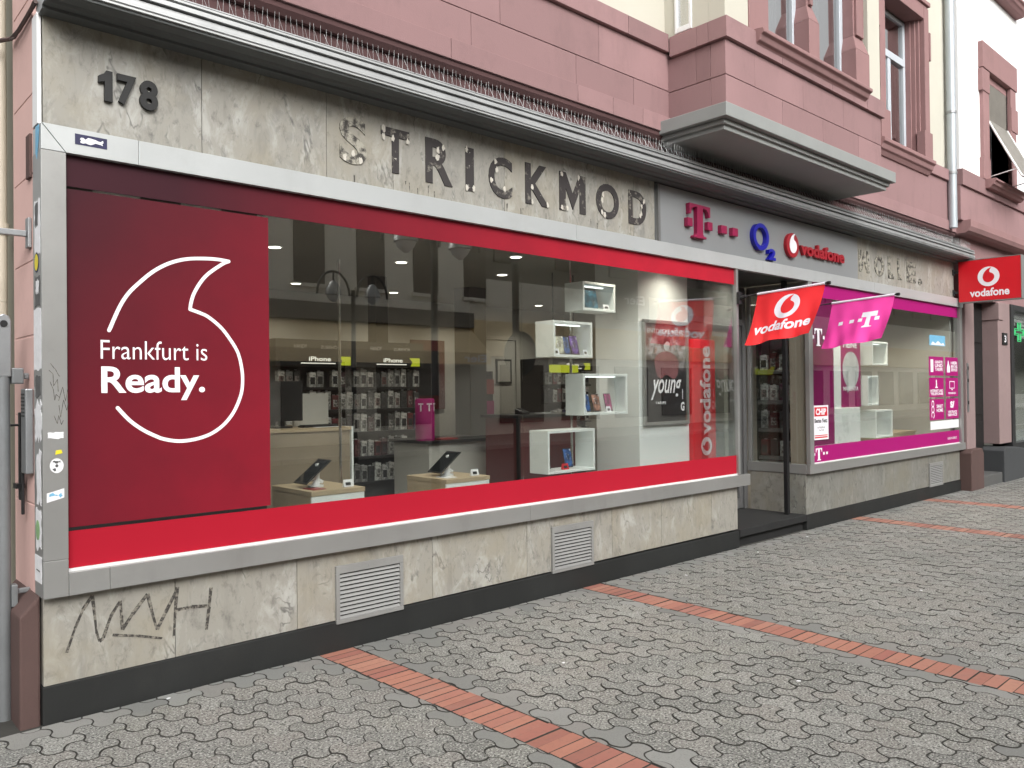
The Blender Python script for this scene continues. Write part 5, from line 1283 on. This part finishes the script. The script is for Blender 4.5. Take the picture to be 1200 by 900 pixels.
# accessory racks: every boxed accessory is its own object
def rack(lab, x0, x1, y, ztop, hdr, txt, rows, z0=.171):
    t = thing('accessory_rack', lab, 'rack', ((x0+x1)/2, y, z0), 'accessory racks')
    obj('back_panel', MB().box(x0, x1, y+.02, y+.40, z0, ztop), 'inner_dark', t)
    for z in rows: obj('shelf_rail', MB().box(x0+.01, x1-.01, y-.10, y+.0195, z-.018, z), 'dark_frame', t)
    if hdr:
        obj('header', MB().box(x0, x1, y-.12, y+.019, hdr[0], hdr[1]), 'inner_dark', t)
        n = len(txt); wd = (x1-x0)/n
        for i, s in enumerate(txt):
            a = x0+wd*i
            mb = MB(); mb.box(a+.03, a+wd-.03, y-.124, y-.1205, hdr[0]+.01, hdr[0]+(hdr[1]-hdr[0])*.42); obj('lit_panel', mb, 'poster_dark', t)
            mb = MB(); put_text(mb, s, front(a+wd*.40, a+wd*.68, hdr[0]+.055, hdr[0]+.10, y-.1245), bold=.02)
            mb.box(a+wd*.30, a+wd*.74, y-.1252, y-.1245, hdr[0]+.028, hdr[0]+.038); obj('header_lettering', mb, 'lit_white', t)
            mb = MB(); mb.prism([(a+wd*.80, hdr[0]+.015), (a+wd*.94, hdr[0]+.015), (a+wd*.94, hdr[0]+.105), (a+wd*.78, hdr[0]+.105), (a+wd*.83, hdr[0]+.06)], 'y', y-.1258, y-.1246); obj('header_yellow', mb, 'lit_yellow', t)
            mb = MB(); put_text(mb, 'HANDY', front(a+wd*.22, a+wd*.38, hdr[1]-.09, hdr[1]-.05, y-.1215), bold=.01); put_text(mb, 'ZUBEHÖR', front(a+wd*.55, a+wd*.8, hdr[1]-.09, hdr[1]-.05, y-.1215), bold=.01); obj('header_lettering', mb, 'inner_wall', t)
    return t
RN = random.Random(11)
P0 = None
def packs(lab, grp, x0, x1, y, rows, h, n):
    global P0
    wd = (x1-x0)/n
    for z in rows:
        for i in range(n):
            if RN.random() < .06: continue
            x = x0+wd*(i+.5); loc = (x, y-.055, z+.004)
            sc = RN.uniform(.75, 1.0)
            if P0 is None:
                o = obj('boxed_accessory', MB().box(-.042, .042, -.03, .03, 0, .17), 'pack_mid', None, bevel=.002)
                mbp = MB().box(-.030, .030, -.0325, -.0305, .03, .115); obj('label_print', mbp, 'accessory_print', o, local=True)
                mbp = MB().box(-.018, .018, -.001, .001, .1705, .182); obj('hang_tab', mbp, 'pack_pale', o, local=True)
                P0 = o
            else:
                o = P0.copy(); COL.objects.link(o)
                for ch in P0.children:
                    c = ch.copy(); COL.objects.link(c); c.parent = o
            o.location = loc; o.scale = (min(1, wd/.09)*RN.uniform(.8, .97), 1, h/.19*sc)
            tag(o, lab, 'package', grp)
rows1 = [.66, .93, 1.19, 1.43, 1.66]
rack('wide black accessory rack with two lit yellow headers', 3.57, 5.33, 3.0, 2.14, (1.87, 2.14), ['iPhone', 'iPhone'], rows1)
packs('boxed accessory hanging on the wide rack with lit headers', 'accessories on the wide rack', 3.60, 5.30, 3.0, rows1, .215, 20)
rows2 = [.93, 1.19, 1.45, 1.68]
rack('narrow black accessory rack behind the white display cubes', 7.30, 8.15, 3.0, 2.02, (1.86, 2.02), ['iPhone'], rows2)
packs('boxed accessory hanging on the narrow rack behind the cubes', 'accessories on the narrow rack', 7.33, 8.12, 3.0, rows2, .215, 9)
t = thing('yellow_light_box', 'bright yellow light box strip under the second white cube', 'light box', (6.0, 1.6, 1.8)); mb = MB(); mb.box(6.27, 6.68, 1.78, 1.84, 1.80, 1.885); obj('box', mb, 'lit_yellow', t, bevel=.004); obj('hanger', MB().box(6.30, 6.312, 1.80, 1.812, 1.886, 2.90), 'dark_frame', t); obj('hanger', MB().box(6.63, 6.642, 1.80, 1.812, 1.886, 2.90), 'dark_frame', t)
t = thing('red_poster', 'dark red framed poster on the far back wall', 'poster', (6.9, 4.98, 1.3)); mb = MB(); mb.box(6.65, 7.25, 4.97, 4.995, 1.35, 2.35); obj('frame', mb, 'maroon', t); mb = MB(); mb.box(6.75, 7.15, 4.965, 4.969, 1.55, 2.2); obj('print', mb, 'poster_dark', t)
t = thing('notice_frame', 'small dark framed notice on the inner door', 'frame', (8.4, 4.95, 1.75)); mb = MB(); mb.box(8.24, 8.56, 4.945, 4.964, 1.72, 2.10); obj('frame', mb, 'inner_dark', t); obj('sheet', MB().box(8.27, 8.53, 4.942, 4.9445, 1.75, 2.07), 'inner_wall', t)
# rack behind the entrance side glass (faces -x)
t = thing('entrance_rack', 'grey accessory rack behind the entrance side glass', 'rack', (8.9, .45, .732))
obj('back_panel', MB().box(8.80, 8.86, .10, .74, .732, 2.35), 'inner_dark', t)
mb = MB(); mb.box(8.70, 8.7995, .09, .115, .732, 2.35); mb.box(8.70, 8.7995, .725, .745, .732, 2.35); mb.box(8.70, 8.7995, .1155, .7245, 2.32, 2.35); obj('frame', mb, 'black_plastic', t)
rows3 = [.80, 1.13, 1.46, 1.82]
for z in rows3: obj('shelf_rail', MB().box(8.705, 8.7995, .116, .724, z-.05, z-.004), 'pack_grey', t)
for z in rows3:
    for i in range(5):
        o = P0.copy(); COL.objects.link(o)
        for ch in P0.children:
            c = ch.copy(); COL.objects.link(c); c.parent = o
        o.rotation_euler = (0, 0, R(-90)); o.location = (8.76, .175+i*.122, z-.002); o.scale = (1.15*RN.uniform(.85, 1), 1, 1.2*RN.uniform(.85, 1))
        tag(o, 'boxed accessory hanging on the rack behind the entrance glass', 'package', 'accessories on the entrance rack')
t = thing('cream_panel', 'plain cream panel between the entrance rack and the magenta film', 'panel', (8.72, .07, .732)); obj('panel', MB().box(8.606, 8.63, .055, .262, .734, 2.695), 'cream_lit', t)

# ---- right-hand window display
t = thing('light_column', 'pale narrow column beside the magenta poster', 'column', (10.0, .5, .732)); obj('column', MB().box(9.86, 10.14, .38, .60, 1.335, 2.62), 'panel_white', t); 
t = thing('display_plinth', 'broad white plinth under the magenta poster', 'plinth', (10.2, .5, .732)); obj('body', MB().box(9.82, 10.62, .35, .74, .732, 1.332), 'white_shelf', t, bevel=.003)
t = thing('bubble_poster', 'magenta poster with a big white speech bubble in the right window', 'poster', (10.45, .40, 1.34))
obj('sheet', MB().box(10.15, 10.76, .40, .412, 1.34, 2.32), 'magenta_deep', t)
mb = MB(); mb.prism(circ(10.47, 1.83, .24, 32), 'y', .397, .3995); mb.prism([(10.32, 1.70), (10.50, 1.62), (10.36, 1.52)], 'y', .3965, .3968); obj('bubble', mb, 'poster_pale', t)
mb = MB(); put_text(mb, 'MEINE', front(10.26, 10.66, 2.12, 2.20, .3995), bold=.03); put_text(mb, 'MAGENTA', front(10.24, 10.68, 1.555, 1.61, .3958), bold=.03); obj('lettering', mb, 'film_text', t)
cube('upper white display cube in the magenta window', 11.02, 11.52, 1.90, 2.225)
cube('middle narrow white display cube in the magenta window', 10.86, 11.20, 1.35, 1.756)
cube('lowest white display cube in the magenta window', 11.10, 11.65, .90, 1.28)
phone('dark phone in the upper cube of the magenta window', 11.22, .46, 1.923, .085, .17, 'poster_dark', 14, -15)
phone('dark phone in the lowest cube of the magenta window', 11.36, .46, .923, .085, .19, 'poster_dark', 14, 20)
phone('dark phone in the middle cube of the magenta window', 10.95, .46, 1.373, .085, .17, 'poster_dark', 10, 30)
t = thing('display_pole', 'thin chrome pole behind the cubes of the magenta window', 'pole', (11.1, .59, .732)); obj('tube', MB().tube([(11.13, .585, .732), (11.13, .585, 2.90)], .012, 12), 'chrome', t, smooth=True)
t = thing('display_table', 'low wooden table with a tablet in the magenta window', 'table', (12.2, .7, .732), 'wooden display tables'); obj('top', MB().box(11.9, 12.9, .5, 1.0, .90, .93), 'wood', t); obj('body', MB().box(11.92, 12.88, .52, .98, .732, .8995), 'wood', t)
tabstand('black tablet on a white stand in the magenta window', 12.2, .75, .931)
# magenta icon tiles stuck to the glass
tx = [(12.145, 12.70), (12.775, 13.285)]; tz = [(1.755, 2.03), (1.445, 1.725), (1.115, 1.415)]
labs = [['magenta tile with a phone icon at the top left of the six', 'magenta tile with a bottle icon at the top right of the six'], ['magenta tile with a tower icon in the middle left of six', 'magenta tile with a screen icon in the middle right of six'], ['magenta tile with a curly icon at the bottom left of six', 'magenta tile with slanted letters at the bottom right of six']]
txt = [[('GERÄTE', 'UND', 'TARIFE'), ('HIER', 'BERATUNG', 'SERVICE')], [('INTERNET UND', 'TELEFONIE'), ('FERNSEHEN',)], [('SMART', 'HOME'), ('VERTRAGS', 'SERVICE')]]
for r in range(3):
    for c in range(2):
        a, b = tx[c]; z0, z1 = tz[r]
        t = thing('window_tile', labs[r][c], 'sticker', ((a+b)/2, .0355, z0), 'magenta icon tiles on the window')
        obj('film', MB().box(a, b, .0340, .0352, z0, z1), 'magenta', t)
        mb = MB(); y = .0336; wd, h = b-a, z1-z0
        if (r, c) == (0, 0): mb.box(a+.06, a+.16, y-.0008, y, z0+.05, z1-.04); lines = (a+.22, b-.04, z0+.06, z1-.05)
        elif (r, c) == (0, 1): mb.prism([(a+.06, z0+.05), (a+.18, z0+.05), (a+.18, z0+.13), (a+.14, z0+.18), (a+.13, z1-.05), (a+.10, z1-.05), (a+.09, z0+.18), (a+.06, z0+.13)], 'y', y-.0008, y); lines = (a+.22, b-.03, z0+.06, z1-.06)
        elif (r, c) == (1, 0): mb.box(a+wd*.45, a+wd*.52, y-.0008, y, z0+.15, z1-.03); mb.box(a+wd*.40, a+wd*.57, y-.0008, y-.0001, z0+.13, z0+.149); lines = (a+.04, b-.04, z0+.02, z0+.11)
        elif (r, c) == (1, 1):
            mb.box(a+.15, b-.15, y-.0008, y, z1-.06, z1-.05); mb.box(a+.15, a+.165, y-.0008, y, z0+.13, z1-.06); mb.box(b-.165, b-.15, y-.0008, y, z0+.13, z1-.06); mb.box(a+.15, b-.15, y-.0008, y, z0+.12, z0+.13); mb.box(a+.23, b-.23, y-.0008, y, z0+.095, z0+.11); lines = (a+.10, b-.10, z0+.03, z0+.065)
        elif (r, c) == (2, 0):
            for k in range(3): stroke(mb, [(a+.12+.05*math.cos(R(q))*(1-.1*k), z0+.07+.08*k+.045*math.sin(R(q))) for q in range(-60, 240, 25)], .016, y-.001, .0009)
            lines = (a+.26, b-.05, z0+.10, z0+.22)
        else: put_text(mb, 'S/', front(a+.17, b-.17, z0+.16, z1-.04, y-.0003), bold=.06); lines = (a+.07, b-.07, z0+.03, z0+.12)
        L = txt[r][c]; n = len(L); hh = (lines[3]-lines[2])/n
        for i, s in enumerate(L): put_text(mb, s, front(lines[0], lines[1], lines[3]-hh*(i+1)+hh*.15, lines[3]-hh*i, y-.0006-.0001*i), bold=.03)
        obj('icon', mb, 'film_text', t)
t = thing('hours_strip', 'blank pale strip stuck on the glass under the magenta tiles', 'sticker', (12.7, .035, .97)); obj('film', MB().box(12.17, 13.285, .0340, .0352, .975, 1.095), 'sticker_white', t)
t = thing('award_sticker', 'white test award sticker with red head at the left of the magenta window', 'sticker', (8.88, .035, 1.0))
obj('paper', MB().box(8.705, 9.065, .0320, .0333, 1.0, 1.395), 'film_text', t)
mb = MB(); mb.box(8.73, 9.04, .0312, .0318, 1.27, 1.375); e_ = obj('red_head', mb, 'sign_red', t)
mb = MB(); put_text(mb, 'CHIP', front(8.76, 9.01, 1.285, 1.36, .0309), bold=.05); obj('lettering', mb, 'film_text', e_)
mb = MB(); put_text(mb, 'Bestes Netz', front(8.73, 9.04, 1.195, 1.245, .0316), bold=.03); put_text(mb, 'Im Mobilfunk', front(8.80, 8.98, 1.13, 1.155, .0316)); put_text(mb, 'Test 2018', front(8.83, 8.95, 1.10, 1.12, .0316)); obj('lettering', mb, 'digit_black', t)
mb = MB(); mb.box(8.73, 9.04, .0312, .0318, 1.02, 1.035); mb.box(8.73, 9.04, .0312, .0318, 1.045, 1.055); obj('red_rule', mb, 'sign_red', t)
t = thing('bus_sticker', 'bright blue window sticker with a white wave above the magenta tiles', 'sticker', (12.5, .035, 2.17)); obj('film', MB().box(12.18, 12.78, .0340, .0352, 2.19, 2.34), 'sticker_blue', t)
mb = MB(); mb.prism([(12.22, 2.20), (12.76, 2.20), (12.70, 2.24), (12.62, 2.22), (12.50, 2.26), (12.40, 2.22), (12.30, 2.25)], 'y', .0332, .0338); obj('wave', mb, 'film_text', t)

# ================================================================== ACROSS THE STREET (seen mirrored in the shop glass)
O = thing('building', 'long beige house across the street seen mirrored in the shop glass', 'building', (10, -20, 0))
mb = MB(); mb.box(-25, 18.6, -24, -18.0, 4.45, 9.3); obj('wall', mb, 'opp_wall', O)
mb = MB(); mb.box(-25, 18.6, -24, -18.05, -.2, 3.3); obj('wall', mb, 'opp_wall', O)
mb = MB(); mb.prism([(-18.04, 3.88), (-16.9, 2.95), (-16.9, 2.55), (-16.93, 2.55), (-16.93, 2.93), (-18.04, 3.83)], 'x', -25, 18.6); obj('awning', mb, 'opp_tan', O); mb = MB(); mb.box(-25, 18.6, -24, -17.80, 3.90, 4.42); obj('ledge', mb, 'opp_dark', O)
k = 0
for i in range(-8, 3):
    for z0 in (5.0,):
        x = 13.86+2.22*i
        mb = MB(); mb.box(x, x+1.05, -17.995, -17.96, z0, z0+1.9); o = obj('window', mb, 'opp_brown', O); obj('sill', MB().box(x-.1, x+1.25, -17.99, -17.88, z0-.12, z0-.002), 'opp_wall', o)
for i in range(-5, 5):
    x = 1.0+3.4*i; mb = MB(); mb.box(x, x+2.2, -18.045, -18.0, .5, 2.6); obj('shop_window', mb, 'opp_brown' if i % 2 else 'opp_dark', O)
mb = MB(); put_text(mb, 'Eier', lambda u, v, d: (18.4-1.0*u, -16.897, 2.62+.26*v), bold=.02); obj('lettering', mb, 'film_text', O)
O2 = thing('building', 'dark brown house across the street with low front and shop sign', 'building', (30, -20, 0))
mb = MB(); mb.box(18.61, 70, -24, -18.3, 5.8, 9.6); obj('wall', mb, 'opp_dark', O2); mb = MB(); mb.box(18.61, 70, -24, -18.1, 4.2, 5.79); mb.box(18.61, 70, -24, -18.02, -.2, 2.9); obj('wall', mb, 'opp_wall', O2)
mb = MB(); mb.box(18.61, 70, -24, -17.8, 2.91, 4.19); obj('awning', mb, 'opp_tan', O2)
for i in range(14):
    x = 20+3.3*i
    for z0 in (6.5,): mb = MB(); mb.box(x, x+1.3, -18.295, -18.2, z0, z0+1.9); obj('window', mb, 'opp_brown', O2)
    mb = MB(); mb.box(x, x+2.2, -18.015, -17.9, .4, 2.6); obj('shop_window', mb, 'opp_brown', O2)
mb = MB(); mb.box(26.4, 28.6, -17.79, -17.65, 4.6, 6.0); s_ = obj('sign_board', mb, 'opp_dark', O2); mb = MB(); put_text(mb, 'Eier', lambda u, v, d: (28.3-1.4*u, -17.645, 5.3+.4*v), bold=.02); obj('lettering', mb, 'film_text', s_)
def lamp(x, y, lab):
    t = thing('street_lamp', lab, 'street lamp', (x, y, 0), 'double arched street lamps')
    obj('post', MB().tube([(x, y, -.1), (x, y, .8), (x, y, 4.0)], [.09, .06, .05], 12), 'dark_frame', t)
    for s in (-1, 1):
        P = [(x+s*(.52-.42*math.cos(R(a))), y, 3.85+.55*math.sin(R(a))) for a in range(0, 181, 15)]
        ar = obj('arch', MB().tube(P, .028, 8), 'dark_frame', t)
        cx = x+s*.52; obj('hanger', MB().tube([(cx, y, 4.40), (cx, y, 4.18)], .02, 6), 'dark_frame', ar)
        mb = MB(); mb.tube([(cx, y, 4.18), (cx, y, 4.12), (cx, y, 4.0), (cx, y, 3.86)], [.04, .10, .17, .19], 16); h = obj('hood', mb, 'alu', t, smooth=True)
        obj('globe', MB().tube([(cx, y, 3.855), (cx, y, 3.78), (cx, y, 3.70)], [.16, .13, .04], 14), 'white_paint', h, smooth=True)
lamp(9.98, -11.87, 'double arched street lamp mirrored in the glass beside the printed panel')
lamp(7.5, -5.46, 'nearer double arched street lamp on the kerb mirrored beside the ceiling posts')
t = thing('traffic_sign', 'round traffic sign on a tall dark post mirrored in the shop glass', 'sign', (8.84, -5.06, 0)); obj('post', MB().tube([(8.84, -5.06, -.1), (8.84, -5.06, 3.9)], .06, 12), 'dark_frame', t)
mb = MB(); mb.disc((8.92, -5.06, 2.2), .37, 'x', .02, 28); obj('disc', mb, 'dark_frame', t)
# small clutter of the shop : price cards, leaflets, a leaflet stand
def price(lab, x, y, z, mat='sticker_white', w_=.075, h=.05):
    t = thing('price_card', lab, 'price card', (x, y, z), 'price cards beside the phones')
    mb = MB(); mb.prism([(y, z), (y+.028, z), (y+.016, z+h)], 'x', x-w_/2, x+w_/2); obj('card', mb, mat, t)
    mb = MB(); mb.prism([(y-.0004, z+.012), (y+.0052, z+.032), (y+.0048, z+.0322), (y-.0008, z+.0122)], 'x', x-w_*.35, x+w_*.2); obj('print', mb, 'digit_black', t)
price('white price card beside the tablet in the topmost cube', 5.56, .385, 2.326)
price('white price card under the purple phones', 4.90, .385, 1.909)
price('white price card at the right end of the second cube', 5.27, .385, 1.909, 'sticker_white', .05)
price('white price card left of the blue phone', 5.25, .385, 1.403, 'sticker_white', .05)
price('white price card between the orange and pink phones', 5.575, .385, 1.403, 'sticker_white', .055)
price('red price card in the lowest cube of the red window', 5.0, .385, .923, 'sign_red')
price('white price card by the tablet on the left wooden table', 2.95, .52, .946)
price('white price card by the tablet on the right wooden table', 4.10, .52, .933)
for k, (x, y, z, m, lab) in enumerate([(2.72, .52, .946, 'pack_red', 'red leaflet lying on the left wooden table'), (3.86, .52, .933, 'sticker_white', 'white leaflet lying on the right wooden table'), (5.45, 2.2, 1.116, 'black_plastic', 'black folder lying on the grey side counter'), (5.8, 1.4, 1.371, 'sticker_white', 'white form lying on the dark maroon counter')]):
    t = thing('leaflet', lab, 'leaflet', (x, y, z), 'papers lying about the shop'); mb = MB(); mb.box(x-.05, x+.05, y, y+.14, z, z+.004); obj('sheet', mb, m, t); mb = MB(); mb.box(x-.035, x+.02, y+.09, y+.12, z+.0042, z+.0048); obj('print', mb, 'digit_black', t)
t = thing('leaflet_stand', 'black leaflet stand with coloured leaflets by the back wall', 'stand', (7.75, 4.6, .171)); mb = MB(); mb.box(7.6, 7.95, 4.7, 4.74, .171, 1.9); obj('board', mb, 'dark_frame', t)
for i in range(4):
    for j in range(2):
        obj('leaflet_pocket', MB().box(7.62+j*.165, 7.77+j*.165, 4.66, 4.699, .6+i*.32, .82+i*.32), ['pack_red', 'sticker_white', 'pack_pale', 'magenta'][(i+j) % 4], t)

# run-off marks under the old letters, a pencil scribble on the frame, paper scraps on the paving
wl = [o for o in COL.objects if o.name.startswith('wall_lettering')]
rn = random.Random(21)
for t in wl[:1]:
    for k in range(16):
        x = rn.uniform(2.65, 5.75); z1 = rn.uniform(2.99, 3.03); h = rn.uniform(.02, .085); w_ = rn.uniform(.002, .005)
        obj('run_mark', MB().prism([(x-w_, z1), (x+w_, z1), (x+w_*.7, z1-h*.6), (x, z1-h), (x-w_*.8, z1-h*.5)], 'y', .0588, .0597), 'scratch', t)
t = thing('graffiti', 'faint grey pencil scribble on the front of the left window frame', 'graffiti', (1.0, 0, 1.45))
mb = MB()
for k in range(6):
    x0, z0 = .975+rn.uniform(0, .05), 1.50+k*.045
    P = [(x0+.010*i+rn.uniform(-.008, .008)*(i % 2), z0+rn.uniform(-.06, .06)) for i in range(5)]
    for i in range(4):
        a, b = Vector(P[i]), Vector(P[i+1]); d = (b-a).normalized(); nn = Vector((-d.y, d.x))*.0012
        mb.prism([(a-nn)[:], (b-nn)[:], (b+nn)[:], (a+nn)[:]], 'y', -.0010-(k*5+i)*.000006, -.0004)
obj('pencil_line', mb, 'scratch', t)
for (x, y, r) in ((1.52, -.03, .3), (5.75, -.30, 1.2), (7.05, -.22, .7), (8.15, -.16, 2.0), (3.4, -1.1, .2), (6.6, -1.9, 1.0), (4.1, -2.2, 2.4)):
    t = thing('paper_scrap', 'tiny white paper scrap lying on the paving', 'litter', (x, y, .004), 'scraps of litter on the paving'); t.rotation_euler = (0, 0, r)
    mb = MB().prism([(-.012, -.006), (.004, -.009), (.013, -.001), (.006, .008), (-.008, .006)], 'z', 0, .003); obj('paper', mb, 'sticker_white', t, local=True)
